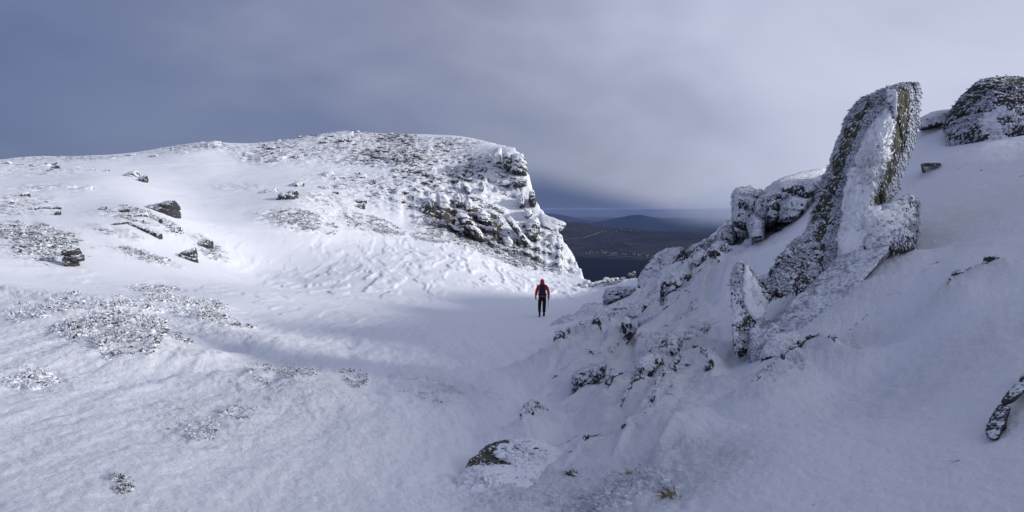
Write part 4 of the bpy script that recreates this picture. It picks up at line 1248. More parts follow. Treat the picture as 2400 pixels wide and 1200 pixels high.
# ------------------------------------------------------------------ rock edges breaking the snow
def edge_rock(i, e, w):
    w = np.array(w)
    pts, h, wn, wf, bare, label = e
    r = np.random.RandomState(50 + i)
    seg = np.linalg.norm(np.diff(w, axis=0), axis=1)
    L = seg.sum()
    n = max(24, int(L / (bare * 0.22)))
    cu = np.concatenate([[0], np.cumsum(seg)]) / L
    t = np.linspace(0, 1, n)
    c = np.stack([np.interp(t, cu, w[:, j]) for j in range(3)], 1)
    for _ in range(max(2, n // 24)):                                   # round the corners of the line
        c[1:-1] = (c[:-2] + 2 * c[1:-1] + c[2:]) / 4
    tg = np.gradient(c, axis=0); tg[:, 2] = 0
    tg /= np.linalg.norm(tg, axis=1, keepdims=True) + 1e-9
    nf = np.stack([-tg[:, 1], tg[:, 0]], 1)
    away = np.sign((nf * c[:, :2]).sum(1)); nf *= away[:, None]         # pointing away from the camera
    end = np.sqrt(np.clip(np.minimum(t, 1 - t) * 7, 0, 1))
    var = 0.55 + 1.9 * fbm(t * L / (bare * 8) + i, np.full(n, 0.3), None, 4)
    top = ground(c[:, 0], c[:, 1]) + bare * np.clip(end * var, -0.8, 1.9) * 0.6
    K = 9
    ang = np.linspace(-0.15 * math.pi, 1.15 * math.pi, K)
    V = []
    wd = bare * (0.55 + 0.35 * fbm(t * L / (bare * 6) - i, np.full(n, 0.7), None, 2)) * (0.35 + 0.65 * end)
    for a in ang:
        off = -math.cos(a); up = math.sin(a)
        jit = 0.45 * fbm(t * L / (bare * 1.6) + 7 * a, np.full(n, a), None, 3) * bare
        x = c[:, 0] + nf[:, 0] * (off * wd + wd * 0.5 + jit)
        y = c[:, 1] + nf[:, 1] * (off * wd + wd * 0.5 + jit)
        z = top - (1 - up) * bare * 1.5 + jit * 0.8 - (bare * 3.0 if a in (ang[0], ang[-1]) else 0)
        V.append(np.stack([x, y, z], 1))
    V = np.stack(V, 1).reshape(-1, 3)
    ii = np.arange(n - 1)[:, None] * K + np.arange(K - 1)[None]
    q = np.stack([ii, ii + 1, ii + K + 1, ii + K], -1).reshape(-1, 4)
    tri = np.concatenate([q[:, :3], q[:, [0, 2, 3]]])
    if bare > 0.03:                                                    # knobs and teeth of the same rock along its crest
        bits = [(V, tri)]
        for k in range(max(3, int(L / (bare * 5.0)))):
            j = int(r.uniform(0.06, 0.94) * (n - 1))
            wv = bare * r.uniform(1.6, 4.2)
            cc = np.array([c[j, 0], c[j, 1], 0]) + np.array([nf[j, 0], nf[j, 1], 0]) * bare * r.uniform(-0.2, 0.9)
            cc[2] = top[j] - bare * r.uniform(0.4, 0.9)
            bp = np.array(boulder_pts((0, 0, 0), wv, bare * r.uniform(1.0, 2.0), bare * r.uniform(0.7, 1.7), 0.3, int(r.randint(9999))))
            ca, sa = tg[j, 0], tg[j, 1]
            bp = np.stack([bp[:, 0] * ca - bp[:, 1] * sa, bp[:, 0] * sa + bp[:, 1] * ca, bp[:, 2]], 1) + cc
            bits.append(lump(bp, 3, 12, 0.14, 2.4, 0.03, seed=float(k + i)))
        V, tri = join(bits)
    o0 = np.array([V[:, 0].mean(), V[:, 1].mean(), V[:, 2].min()])
    o = obj('rock_edge', mk_mesh('rock_edge', V - o0, tri), M_ROCK, loc=tuple(o0))
    o['cover'] = -0.10; o['grain'] = 0.5 / bare; o['lichen'] = 0.25
    tag(o, label, 'rock')
    # crumbs of rime clinging along the edge
    m = max(60, int(L / bare * 16))
    feathers(o, V, tri, m, bare * 0.5, (-0.5, -0.4, -0.6), None, 80 + i, 'rime_crumbs', 0.6)


for i, (e, w) in enumerate(zip(EDGES, EDGE_W)):
    edge_rock(i, e, w)



# half-buried slabs stepping down the right slope: bare on their left side, sunk in snow on their right
SLABS = [
    (1447, 912, 60, 0.16, 'slanted rime edged slab left of the hook shaped rim'),
    (1548, 842, 80, 0.20, 'slanted slab between the squat block and the arched edge'),
    (1585, 880, 70, 0.22, 'slanted dark slab inside the hook shaped rim'),
    (1512, 768, 70, 0.26, 'slab stepping down from the long grey ledge'),
    (1590, 735, 80, 0.24, 'slab half sunk right of the long grey ledge'),
    (1655, 665, 70, 0.34, 'slab below the low frosted rib'),
    (1430, 760, 60, 0.26, 'slab right above the low rimed crest'),
    (1360, 806, 60, 0.22, 'thin slab in the snow under the low rimed crest'),
    (1395, 740, 60, 0.34, 'slab capping the back of the gully outcrop'),
    (1560, 660, 60, 0.40, 'frosted slab at the foot of the leaning boulder'),
    (1690, 640, 50, 0.34, 'small slab between horn and skyline outcrop'),
    (1475, 840, 60, 0.20, 'short slab above the squat rock block'),
    (1530, 925, 70, 0.16, 'narrow slab running along the hook shaped rim'),
    (1640, 800, 60, 0.20, 'short slab between the hook shaped rim and the horn'),
    (1255, 965, 50, 0.12, 'flat speckled slab on the gully floor'),
    (1840, 850, 90, 0.10, 'low slab under the long arching rock edge'),
]
for i, (px, py, wpx, h, lab) in enumerate(SLABS):
    h *= 1.4; wpx *= 1.15
    c = hit(px, py)
    c[2] = max(c[2], g1(c[0], c[1])) + 0.04 * h
    r_ = np.random.RandomState(900 + i)
    L = wpx / F * c[1] * 1.5; W = L * r_.uniform(0.32, 0.5)
    ax = np.array([0.45 + 0.3 * r_.uniform(-1, 1), 0.85, 0]); ax /= np.linalg.norm(ax)
    ac = np.array([ax[1], -ax[0], 0])
    sl = (base1(c[0] + ax[0], c[1] + ax[1]) - base1(c[0], c[1]))
    sc_r = (base1(c[0] + ac[0], c[1] + ac[1]) - base1(c[0], c[1]))
    pts = []
    for t_, hp in ((-1, 0.55), (-0.55, 1.0), (0.3, 0.9), (1, 0.35)):
        hp *= r_.uniform(0.8, 1.15)
        b_ = c + ax * t_ * L / 2 + np.array([0, 0, sl * t_ * L / 2])
        for q, zz in ((-0.5, hp * h * 0.85), (-0.28, hp * h), (-0.5, -0.35), (0.5, -0.12), (0.15, hp * h * 0.6)):
            pts.append(b_ + ac * W * q + np.array([0, 0, zz + sc_r * W * q]))
    v, f = lump(pts, 4, 22, 0.10, 2.6, 0.035, 4.0, (0.3, 0.1, 1), 1.7 * i, fine=0.5)
    o = rock('tilted_rock', lab, (v, f), 0.07, min(60 / (wpx / F * c[1] * 24), 9.0))
    feathers(o, v, f, 160, h * 0.22, (-0.6, -0.3, -0.6), lambda c_, n_: np.where(fbm(c_[:, 0] * 4, c_[:, 1] * 4, c_[:, 2] * 4, 2) > 0.05, 1.0, 0.1), 200 + i, out=0.3)


# ------------------------------------------------------------------ frosted heath, shrubs and grass
def scatter_plan(R, n, r, power=0.5, clump=None):
    a = r.uniform(0, 2 * math.pi, n * 3); q = r.uniform(0, 1, n * 3) ** power
    y = R[1] + q * np.sin(a) * R[3]
    x = (R[0] + q * np.cos(a) * R[2]) * y
    if clump:
        m = fbm(x / clump + 31, y / clump, None, 3) + r.normal(0, 0.12, len(x))
        k = np.argsort(-m)[:n]
    else:
        k = np.arange(n)
    return x[k], y[k]


def heath(label, px, py, rx, ry, n, size, dark=0.5, seed=0, clump=0.8):
    """a patch of low heath: rime clots on the windward side, dark twigs showing to leeward"""
    r = np.random.RandomState(seed)
    n = int(n * 1.55); size = size * 0.74
    R = region(px, py, rx, ry)
    x, y = scatter_plan(R, n, r, 0.55, clump)
    z = ground(x, y)
    iv, jf = ico(1)
    sc_ = size * np.minimum(np.exp(r.normal(-0.25, 0.42, n)), 1.6)
    nv = len(iv)
    B = iv[None] * np.array([1.1, 0.8, 0.6]) * sc_[:, None, None] * r.uniform(0.6, 1.3, (n, nv, 1))
    V = (B + np.stack([x, y, z], 1)[:, None]).reshape(-1, 3)
    Fc = (jf[None] + (np.arange(n) * nv)[:, None, None]).reshape(-1, 3)
    root = bpy.data.objects.new('heath_shrub', None)
    COL.objects.link(root)
    root.location = (float(x.mean()), float(y.mean()), float(z.min()))
    tag(root, label, 'shrub')
    stuff(child('rime_clots', root, V, Fc, M_RIME))
    # rime leaves fanning out to windward
    nl = n * 7
    k = r.randint(0, n, nl)
    p = np.stack([x[k], y[k], z[k]], 1) + r.normal(0, 1, (nl, 3)) * sc_[k][:, None] * np.array([0.55, 0.55, 0.3]) + np.array([0, 0, 1.0]) * (sc_[k] * 0.25)[:, None]
    d = np.stack([r.normal(-0.7, 0.5, nl), r.normal(-0.15, 0.45, nl), r.normal(0.45, 0.4, nl)], 1)
    d /= np.linalg.norm(d, axis=1, keepdims=True)
    sd = np.cross(d, np.array([0, 0.3, 1.0]) + r.normal(0, .4, (nl, 3))); sd /= np.linalg.norm(sd, axis=1, keepdims=True)
    up = np.cross(sd, d)
    ln = (sc_[k] * r.uniform(0.5, 1.2, nl))[:, None]; wd = ln * 0.22
    q = [p, p + d * ln * 0.6 + sd * wd, p + d * ln * 0.5 + up * wd * 0.8, p + d * ln * 0.6 - sd * wd, p + d * ln]
    LV = np.stack(q, 1).reshape(-1, 3)
    fb = np.array([[0, 1, 2], [0, 2, 3], [1, 4, 2], [2, 4, 3], [0, 3, 1], [1, 3, 4]])
    stuff(child('rime_leaves', root, LV, (fb[None] + (np.arange(nl) * 5)[:, None, None]).reshape(-1, 3), M_RIME))
    # twigs: short bent blades
    m = int(n * 4.8 * dark)
    k = r.randint(0, n, m)
    s = sc_[k] * r.uniform(0.5, 1.3, m)
    p = np.stack([x[k] + sc_[k] * r.uniform(0.1, 1.25, m), y[k] - sc_[k] * r.uniform(-0.2, 0.8, m), z[k] + sc_[k] * r.uniform(-0.1, 0.75, m)], 1)
    d = np.stack([r.normal(0.9, 0.5, m), r.normal(-0.3, 0.5, m), r.normal(0.1, 0.4, m)], 1)
    d /= np.linalg.norm(d, axis=1, keepdims=True)
    sd = np.cross(d, np.array([0, 0, 1.0]) + r.normal(0, .3, (m, 3))); sd /= np.linalg.norm(sd, axis=1, keepdims=True)
    up = np.cross(sd, d)
    ln = s[:, None]; wd = ln * 0.20
    q = [p - d * ln * 0.5, p + sd * wd, p - sd * wd, p + up * wd, p + d * ln * 0.6 - np.array([0, 0, 0.15]) * ln]
    TV = np.stack(q, 1).reshape(-1, 3)
    fb = np.array([[0, 1, 3], [0, 3, 2], [0, 2, 1], [4, 3, 1], [4, 2, 3], [4, 1, 2]])
    TF = (fb[None] + (np.arange(m) * 5)[:, None, None]).reshape(-1, 3)
    stuff(child('twigs', root, TV, TF, M_TWIG, False))


heath('big mat of rime crusted heath on the left foreground drift', 235, 765, 150, 55, 620, 0.075, 0.5, 1, 0.8)
heath('rime crusted heath mat right of the big foreground one', 430, 725, 110, 32, 380, 0.085, 0.35, 2, 0.8)
heath('dark tipped heath at the right end of the second mat', 525, 772, 70, 14, 170, 0.065, 0.75, 3, 0.7)
heath('straggling dark heath strip below the big mat', 290, 835, 90, 34, 190, 0.055, 0.8, 4, 0.6)
heath('small dark heath tuft right of the straggling strip', 405, 828, 40, 16, 70, 0.055, 0.9, 5, 0.4)
heath('heath tufts at the far left beside the big mat', 60, 745, 50, 22, 80, 0.065, 0.5, 6, 0.5)
heath('snow buried heath lumps at the left picture edge', 60, 888, 70, 20, 130, 0.05, 0.12, 7, 0.4)
heath('half buried dark heath in the middle of the foreground', 650, 885, 90, 36, 230, 0.036, 0.8, 8, 0.35)
heath('small dark heath sprig right of the half buried patch', 828, 886, 34, 20, 60, 0.036, 0.9, 9, 0.25)
heath('pale frosted grass mound below the half buried heath', 560, 965, 50, 18, 120, 0.026, 0.3, 10, 0.25)
heath('pale frosted grass streak left of the frosted mound', 465, 1000, 46, 34, 130, 0.024, 0.3, 11, 0.25)
heath('dark upright heath sprig alone at the lower left', 285, 1135, 24, 26, 90, 0.024, 0.9, 12, 0.12)
heath('frosted heath fringe along the crest of the second mat', 370, 682, 70, 9, 150, 0.10, 0.5, 13, 0.9)
heath('frosted heath on the far left slope above the toothed rock', 70, 560, 110, 38, 420, 0.14, 0.7, 14, 1.6)
heath('frosted heath sloping down under the large rounded boulder', 340, 512, 90, 18, 300, 0.13, 0.75, 15, 1.4)
heath('frosted heath around the round dark rock on the plain', 345, 604, 70, 11, 160, 0.12, 0.6, 16, 1.2)
heath('frosted heath right of the dark wedge rock', 492, 588, 26, 20, 120, 0.12, 0.7, 17, 1.0)
heath('long heath tongue on the slope under the broad speckled rock', 715, 520, 80, 24, 420, 0.14, 0.75, 18, 1.6)
heath('narrow heath tongue running down between two drifts', 880, 528, 75, 20, 360, 0.14, 0.8, 19, 1.6)
heath('frosted heath at the foot of the crags', 1010, 545, 60, 26, 300, 0.15, 0.7, 20, 1.6)
heath('frosted scrub band under the tilted slabs', 1210, 612, 110, 16, 460, 0.15, 0.6, 21, 1.6)
heath('faint frosted grass streak on the snow of the gully', 1010, 915, 80, 22, 130, 0.025, 0.12, 22, 0.4)


heath('rime covered grass hummocks along the bottom edge', 1460, 1172, 150, 30, 170, 0.034, 0.02, 23, 0.3)
heath('rime crumbs beside the lichen boulder', 1330, 1165, 60, 20, 60, 0.022, 0.02, 24, 0.3)
heath('frosted crumbs on the slope under the arching rock edge', 1830, 905, 60, 24, 120, 0.022, 0.04, 25, 0.3)


def tuft(label, px, py, n, size, mat, seed):
    r = np.random.RandomState(seed)
    c = hit(px, py)
    m = n
    p = np.stack([c[0] + r.normal(0, size * 0.22, m), c[1] + r.normal(0, size * 0.16, m)], 1)
    z = ground(p[:, 0], p[:, 1]) - size * 0.1
    p = np.column_stack([p, z])
    d = np.stack([r.normal(-0.5, 0.45, m), r.normal(-0.2, 0.35, m), r.uniform(0.35, 1.0, m)], 1)
    d /= np.linalg.norm(d, axis=1, keepdims=True)
    sd = np.cross(d, [0.2, 1.0, 0.1]); sd /= np.linalg.norm(sd, axis=1, keepdims=True)
    L = (size * r.uniform(0.5, 1.1, m))[:, None]
    wd = 0.018 * size + L * 0.02
    bend = np.array([-0.35, -0.1, -0.25]) * L
    q = [p + sd * wd, p - sd * wd, p + d * L * 0.6 + sd * wd * 0.7, p + d * L * 0.6 - sd * wd * 0.7, p + d * L + bend]
    V = np.stack(q, 1).reshape(-1, 3)
    fb = np.array([[0, 1, 3], [0, 3, 2], [2, 3, 4]])
    Fc = (fb[None] + (np.arange(m) * 5)[:, None, None]).reshape(-1, 3)
    root = bpy.data.objects.new('grass_tuft', None)
    COL.objects.link(root)
    root.location = tuple(c)
    tag(root, label, 'grass')
    stuff(child('blades', root, V, Fc, mat, False))
    v, f = lump([c + np.array(k) * size for k in ((-.5, -.2, 0), (.4, -.2, 0), (0, .4, 0), (-.1, 0, .3), (.1, .2, .22), (0, 0, -.3), (-.3, .2, .15))], 4, 6, 0.16, 3.2, seed=seed)
    child('snow_clump', root, v, f, M_SNOW)


tuft('tuft of straw yellow grass in the snow at the bottom right', 1572, 1172, 34, 0.11, M_STRAW, 1)
tuft('faint straw grass wisp in a snow clump at the bottom', 1478, 1138, 14, 0.09, M_STRAW, 2)
tuft('small dark grass tuft right of the lichen boulder', 1345, 1112, 40, 0.09, M_TWIG, 3)


# ------------------------------------------------------------------ the walker
def cloth_mat(name, col, rough=0.75):
    return plain_mat(name, tuple(c * 0.8 for c in col), col, 18.0, rough, 0.006)


M_RED = cloth_mat('red_shell_fabric', (0.56, 0.030, 0.022))
M_BLACK = cloth_mat('black_trouser_fabric', (0.010, 0.010, 0.013))
M_GLOVE = cloth_mat('black_glove', (0.010, 0.010, 0.012))
M_BOOT = cloth_mat('boot_leather', (0.020, 0.020, 0.016))
M_SOLE = cloth_mat('boot_sole', (0.07, 0.075, 0.05))
M_NAVY = cloth_mat('navy_pack_fabric', (0.012, 0.022, 0.065))
M_NAVY2 = cloth_mat('dark_pack_webbing', (0.008, 0.010, 0.020))
M_SKIN = cloth_mat('skin', (0.50, 0.30, 0.21), 0.55)
M_STEEL = plain_mat('brushed_metal', (0.16, 0.20, 0.26), (0.24, 0.28, 0.34), 30.0, 0.4, 0, 0.5)


def skin(verts, edges, radii, sub=2, root=0):
    me = bpy.data.meshes.new('tmp')
    me.from_pydata(verts, edges, [])
    o = bpy.data.objects.new('tmp', me)
    COL.objects.link(o)
    o.modifiers.new('skin', 'SKIN')
    for k, (sv_, rad) in enumerate(zip(me.skin_vertices[0].data, radii)):
        sv_.radius = rad if isinstance(rad, tuple) else (rad, rad)
        sv_.use_root = (k == root)
    sm = o.modifiers.new('sub', 'SUBSURF'); sm.levels = sub; sm.render_levels = sub
    dg = bpy.context.evaluated_depsgraph_get()
    ev = o.evaluated_get(dg)
    m2 = bpy.data.meshes.new_from_object(ev)
    bpy.data.objects.remove(o); bpy.data.meshes.remove(me)
    for p in m2.polygons:
        p.use_smooth = True
    return m2


def rig(chains):
    """chains of (x, y, z, radius): equal points are shared joints"""
    V, Rr, E, ix = [], [], [], {}
    for ch in chains:
        prev = None
        for x, y, z, r in ch:
            key = (round(x, 4), round(y, 4), round(z, 4))
            if key not in ix:
                ix[key] = len(V); V.append((x, y, z)); Rr.append(r)
            if prev is not None:
                E.append((prev, ix[key]))
            prev = ix[key]
    return V, E, Rr


def build_walker():
    c = hit(1271, 741)
    gz = g1(c[0], c[1])
    pel = (0, 0, 0.95, (0.155, 0.12))
    che = (0, 0.03, 1.32, (0.17, 0.13))
    body = skin(*rig([
        [pel, (0, 0.015, 1.13, (0.145, 0.115)), che, (0, 0.045, 1.45, (0.075, 0.07)), (0, 0.06, 1.54, (0.07, 0.075)), (0, 0.07, 1.63, (0.085, 0.10)), (0, 0.065, 1.71, (0.06, 0.075))],
        [che, (-0.17, 0.03, 1.40, 0.07), (-0.265, -0.01, 1.15, 0.050), (-0.30, 0.06, 0.93, 0.036)],
        [che, (0.17, 0.03, 1.40, 0.07), (0.275, -0.01, 1.15, 0.050), (0.305, 0.07, 0.93, 0.036)],
        [pel, (-0.10, 0.0, 0.87, 0.095), (-0.125, 0.06, 0.50, 0.065), (-0.135, -0.24, 0.22, 0.042)],
        [pel, (0.10, 0.0, 0.87, 0.095), (0.085, 0.04, 0.48, 0.065), (0.075, -0.02, 0.12, 0.045)]]))
    per = obj('person', body, M_BLACK, loc=(c[0], c[1], gz - 0.015))
    body.materials.append(M_SKIN)
    for p in body.polygons:
        if p.center[2] > 1.5:
            p.material_index = 1
    tag(per, 'walker in a red hooded jacket and black trousers seen from behind in the gully', 'person')
    # nose and brow, on the far side of the hood
    v, f = lump([(-.012, .165, 1.62), (.012, .165, 1.62), (0, .19, 1.615), (0, .16, 1.66), (0, .15, 1.60)], 2, 8, 0, 1)
    obj('nose', mk_mesh('nose', v, f), M_SKIN, per)
    # jacket with hood
    jk = skin(*rig([
        [(0, 0.0, 0.88, (0.19, 0.15)), (0, 0.01, 1.0, (0.18, 0.145)), (0, 0.02, 1.15, (0.175, 0.14)), (0, 0.03, 1.33, (0.20, 0.155)), (0, 0.035, 1.46, (0.105, 0.10))],
        [(0, 0.03, 1.33, (0.20, 0.155)), (-0.19, 0.03, 1.405, 0.088), (-0.235, 0.01, 1.28, 0.080), (-0.275, -0.01, 1.14, 0.068), (-0.305, 0.06, 0.95, 0.056)],
        [(0, 0.03, 1.33, (0.20, 0.155)), (0.19, 0.03, 1.405, 0.088), (0.24, 0.01, 1.28, 0.080), (0.285, -0.01, 1.14, 0.068), (0.31, 0.07, 0.95, 0.056)]]))
    obj('jacket', jk, M_RED, per)
    hd = skin(*rig([[(0, 0.035, 1.44, (0.115, 0.105)), (0, 0.045, 1.53, (0.105, 0.115)), (0, 0.055, 1.62, (0.115, 0.125)), (0, 0.05, 1.70, (0.09, 0.10)), (0, 0.055, 1.75, (0.05, 0.06))]]))
    obj('hood', hd, M_RED, per)
    # trousers
    tr = skin(*rig([
        [(0, 0, 0.97, (0.165, 0.135)), (0, 0, 0.90, (0.165, 0.135))],
        [(0, 0, 0.90, (0.165, 0.135)), (-0.10, 0.01, 0.82, 0.105), (-0.125, 0.065, 0.50, 0.085), (-0.13, -0.10, 0.345, 0.075), (-0.135, -0.235, 0.235, 0.068)],
        [(0, 0, 0.90, (0.165, 0.135)), (0.10, 0.01, 0.82, 0.105), (0.088, 0.045, 0.48, 0.088), (0.08, 0.01, 0.30, 0.080), (0.075, -0.02, 0.15, 0.075)]]))
    obj('trousers', tr, M_BLACK, per)
    # boots: the left one is lifted behind, its sole towards us
    for side in (-1, 1):
        if side < 0:
            ch = [(-0.135, -0.235, 0.26, 0.058), (-0.135, -0.275, 0.185, 0.056), (-0.135, -0.235, 0.10, 0.05), (-0.135, -0.175, 0.03, 0.040)]
            so = [(-0.135, -0.33, 0.195), (-0.135, -0.145, -0.005)]
            nrm_ = np.array([0, -0.75, -0.66])
        else:
            ch = [(0.075, -0.02, 0.18, 0.062), (0.075, -0.03, 0.075, 0.060), (0.078, 0.08, 0.058, 0.055), (0.08, 0.19, 0.045, 0.042)]
            so = [(0.075, -0.10, 0.02), (0.08, 0.235, 0.02)]
            nrm_ = np.array([0, 0, -1.0])
        bt = obj('boot', skin(*rig([ch])), M_BOOT, per)
        a0, a1 = np.array(so[0]), np.array(so[1])
        sx_ = np.array([1.0, 0, 0])
        pts = []
        for t_, wd_ in ((0, 0.035), (0.3, 0.038), (0.7, 0.048), (1.0, 0.025)):
            q = a0 + (a1 - a0) * t_
            for e in (-1, 1):
                pts += [q + sx_ * e * wd_, q + sx_ * e * wd_ + nrm_ * 0.028]
        v, f = lump(pts, 3, 18, 0.0, 1)
        obj('sole', mk_mesh('sole', v, f), M_SOLE, bt)
    # gloves: palm, four fingers, thumb, all curled a little
    for side in (-1, 1):
        wx, wy, wz = (side * 0.302, 0.062, 0.935) if side < 0 else (0.309, 0.072, 0.935)
        palm = (wx, wy + 0.012, wz - 0.085, (0.036, 0.042))
        ch = [[(wx, wy, wz + 0.02, 0.044), (wx, wy + 0.005, wz - 0.03, 0.036), palm]]
        for q, (dy, ln) in enumerate(((-0.030, 0.052), (-0.010, 0.064), (0.012, 0.070), (0.033, 0.062))):
            k1 = (wx - side * 0.004, wy + 0.012 + dy, wz - 0.115 - 0.4 * ln, 0.0125)
            k2 = (wx - side * 0.026, wy + 0.014 + dy, wz - 0.115 - 0.95 * ln, 0.0115)
            ch.append([palm, k1, k2, (wx - side * 0.050, wy + 0.014 + dy, wz - 0.115 - 0.9 * ln, 0.010)])
        ch.append([palm, (wx - side * 0.018, wy + 0.056, wz - 0.08, 0.015), (wx - side * 0.035, wy + 0.066, wz - 0.115, 0.012)])
        obj('glove', skin(*rig(ch), sub=1), M_GLOVE, per)
    base_l = np.array(per.location)

    # rucksack on the back: a thing of its own
    pk = bpy.data.objects.new('backpack', None)
    COL.objects.link(pk)
    pk.location = tuple(base_l + np.array([0, -0.2, 0.98]))
    tag(pk, 'dark navy backpack worn over the red jacket', 'backpack')

    def pkp(name, pts, sub, k, amp, mat, par=pk):
        v, f = lump(np.array(pts) - np.array([0, -0.2, 0.98]), sub, k, amp, 2.6)
        return obj(name, mk_mesh(name, v, f), mat, par)
    bag = [(-.135, -.13, 1.0), (.135, -.13, 1.0), (-.15, -.13, 1.25), (.15, -.13, 1.25), (-.115, -.13, 1.47), (.115, -.13, 1.47), (-.12, -.32, 1.01), (.12, -.32, 1.01), (-.135, -.36, 1.2), (.135, -.36, 1.2), (-.10, -.31, 1.46), (.10, -.31, 1.46)]
    pkp('bag', bag, 4, 10, 0.03, M_NAVY)
    pkp('lid', [(-.12, -.12, 1.44), (.12, -.12, 1.44), (-.12, -.34, 1.43), (.12, -.34, 1.43), (-.10, -.14, 1.525), (.10, -.14, 1.525), (-.10, -.30, 1.52), (.10, -.30, 1.52)], 4, 8, 0.02, M_NAVY)
    pkp('pocket', [(-.09, -.34, 1.06), (.09, -.34, 1.06), (-.09, -.40, 1.08), (.09, -.40, 1.08), (-.08, -.35, 1.3), (.08, -.35, 1.3), (-.08, -.385, 1.27), (.08, -.385, 1.27)], 3, 8, 0.02, M_NAVY)
    for side in (-1, 1):
        st = skin(*rig([[(side * .10, -.13 + .2, 1.47 - .98, .018), (side * .12, .00 + .2, 1.51 - .98, .018), (side * .12, .14 + .2, 1.44 - .98, .018), (side * .13, .21 + .2, 1.28 - .98, .018), (side * .17, .12 + .2, 1.12 - .98, .015), (side * .14, -.13 + .2, 1.06 - .98, .015)]]), sub=1)
        obj('shoulder_strap', st, M_NAVY2, pk)
    hb = skin(*rig([[(math.cos(a_) * .205, math.sin(a_) * .17 + .02 + .2, 1.02 - .98, (.012, .03)) for a_ in np.linspace(-0.75 * math.pi, 1.2 * math.pi, 14)]]), sub=1)
    obj('hip_belt', hb, M_NAVY2, pk)

    # ice axe carried head-up in the right hand
    ax = bpy.data.objects.new('ice_axe', None)
    COL.objects.link(ax)
    hand = base_l + np.array([0.272, 0.085, 0.83])
    ax.location = tuple(hand)
    tag(ax, 'thin grey ice axe hanging from the right glove of the walker', 'ice axe')
    obj('shaft', skin(*rig([[(0, 0, 0.05, 0.013), (0.004, 0.0, -0.2, 0.013), (0.006, 0.0, -0.42, 0.013)]]), sub=1), M_STEEL, ax)
    obj('spike', skin(*rig([[(0.006, 0, -0.40, 0.010), (0.007, 0, -0.47, 0.004)]]), sub=1), M_STEEL, ax)
    obj('axe_head', skin(*rig([[(-0.13, 0.0, 0.10, 0.006), (-0.06, 0, 0.085, 0.012), (0, 0, 0.06, 0.015), (0.07, 0, 0.05, 0.018)]]), sub=1), M_GLOVE, ax)
    obj('wrist_sling', skin(*rig([[(0, 0, 0.06, 0.008), (-0.06, 0.02, 0.14, 0.012), (-0.10, 0.02, 0.20, 0.012), (-0.07, 0.02, 0.24, 0.010)]]), sub=1), M_GLOVE, ax)


build_walker()


# ------------------------------------------------------------------ village and tracks far below
def on_valley(px, py):
    Y = np.linspace(5200, 10900, 400)
    X, Y, z = VZ(np.full(400, float(px)), Y)
    k = int(np.argmin(np.abs(HOR - z / Y * F - py)))
    return np.array([X[k], Y[k], z[k]])


def track(name, pts, width):
    w = np.array([on_valley(a, b) for a, b in pts])
    t = np.linspace(0, 1, 40)
    cu = np.linspace(0, 1, len(w))
    c = np.stack([np.interp(t, cu, w[:, j]) for j in range(3)], 1)
    c[:, 2] = VZ(1200 + c[:, 0] / c[:, 1] * F, c[:, 1])[2] + 3.0
    n = np.gradient(c, axis=0)
    n = np.stack([-n[:, 1], n[:, 0], 0 * n[:, 0]], 1); n /= np.linalg.norm(n, axis=1, keepdims=True)
    V = np.stack([c + n * width, c - n * width], 1).reshape(-1, 3)
    i = np.arange(len(c) - 1) * 2
    q = np.stack([i, i + 1, i + 3, i + 2], 1)
    struct(obj(name, mk_mesh(name, V, q), M_TRACK))


M_TRACK = plain_mat('gravel_track', (0.20, 0.19, 0.17), (0.28, 0.26, 0.23), 0.01, 0.9)
track('road', [(1322, 562), (1345, 560), (1370, 557), (1390, 551), (1406, 545)], 9.0)
track('road', [(1418, 598), (1450, 601), (1490, 603), (1535, 605)], 7.0)

M_WALL = plain_mat('house_wall', (0.24, 0.23, 0.21), (0.36, 0.34, 0.32), 0.05, 0.9)
M_ROOF = plain_mat('house_roof', (0.12, 0.07, 0.055), (0.18, 0.11, 0.08), 0.05, 0.9)
hw = [(-1, -.7, 0), (1, -.7, 0), (1, .7, 0), (-1, .7, 0), (-1, -.7, 1), (1, -.7, 1), (1, .7, 1), (-1, .7, 1)]
WALL_ME = mk_mesh('wall', np.array(hw) * 6.5, [(0, 1, 5, 4), (1, 2, 6, 5), (2, 3, 7, 6), (3, 0, 4, 7)], False)
WALL_ME.materials.append(M_WALL)
ROOF_ME = mk_mesh('roof', np.array([(-1.1, -.85, .95), (1.1, -.85, .95), (1.1, .85, .95), (-1.1, .85, .95), (-1.1, 0, 1.5), (1.1, 0, 1.5)]) * 6.5, [(0, 1, 5), (0, 5, 4), (2, 3, 4), (2, 4, 5), (0, 4, 3), (1, 2, 5), (0, 3, 2), (0, 2, 1)], False)
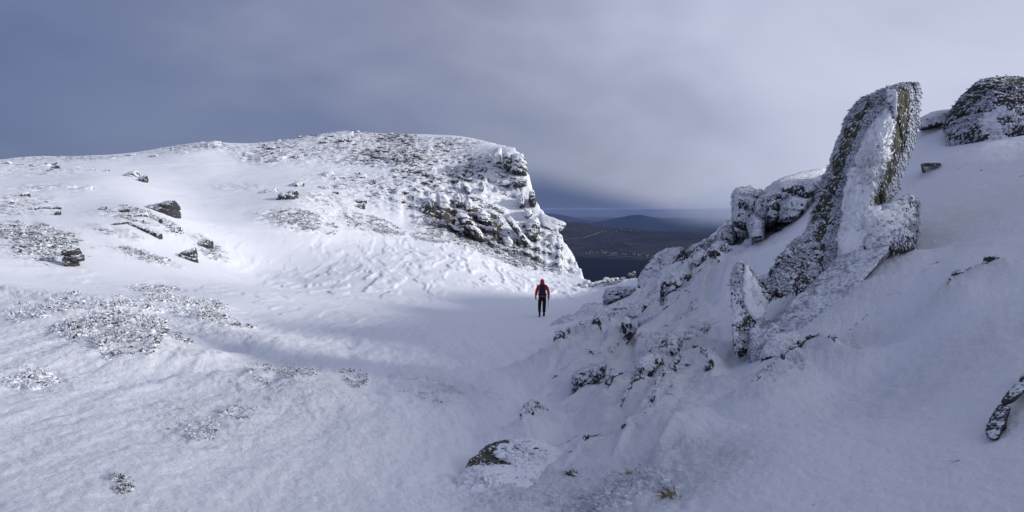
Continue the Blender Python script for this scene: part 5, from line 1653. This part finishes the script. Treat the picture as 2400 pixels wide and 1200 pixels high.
ROOF_ME.materials.append(M_ROOF)
RS = np.random.RandomState(77)
for k in range(62):
    if k < 46:
        px = RS.uniform(1372, 1530); py = np.interp(px, [1370, 1400, 1440, 1530], [593, 591, 594, 601]) + RS.normal(0, 1.6)
        grp, lab = 'houses of the valley village', 'tiny pale house of the village strung along the valley road'
    else:
        px = RS.uniform(1400, 1480); py = 541 + RS.normal(0, 2.0)
        grp, lab = 'houses below the moor crest', 'tiny pale house scattered below the crest of the brown moor'
    p = on_valley(px, py)
    e = bpy.data.objects.new('house', None)
    COL.objects.link(e)
    e.location = tuple(p); e.rotation_euler = (0, 0, RS.uniform(0, 3.1)); sc1 = RS.uniform(0.45, 0.95); e.scale = (sc1, sc1, sc1)
    tag(e, lab, 'house', grp)
    for nm, me in (('wall', WALL_ME), ('roof', ROOF_ME)):
        h_ = bpy.data.objects.new(nm, me)
        COL.objects.link(h_); h_.parent = e


# ------------------------------------------------------------------ a bank of low cloud lying against the hills beyond the gap
def fog_bank(name, px, py, Y, rx, ry, rz, dens):
    m = bpy.data.materials.new('cloud_vapour')
    m.use_nodes = True
    t = NT(m.node_tree)
    p = t.n('ShaderNodeTexCoord').outputs['Object']
    ln = t.n('ShaderNodeVectorMath', {0: p}, operation='LENGTH').outputs['Value']
    n = t.noise(p, 2.2, 3.0, 0.55, 0.4)
    e = t.m('ADD', ln, t.m('MULTIPLY', t.m('SUBTRACT', n, 0.5), 0.55))
    d = t.m('MULTIPLY', t.ss(e, 0.25, 0.92, 1.0, 0.0), dens)
    v = t.n('ShaderNodeVolumePrincipled', {'Color': (0.80, 0.87, 1.0, 1), 'Density': d, 'Anisotropy': 0.0})
    o = t.n('ShaderNodeOutputMaterial')
    t.t.links.new(v.outputs[0], o.inputs['Volume'])
    v_, f_ = ico(4)
    c = P(px, py, Y)
    b = obj(name, mk_mesh(name, v_, f_), m, loc=c)
    b.scale = (rx, ry, rz)
    stuff(b)


fog_bank('fog', 1715, 486, 9000, 1150, 1500, 360, 0.0010)
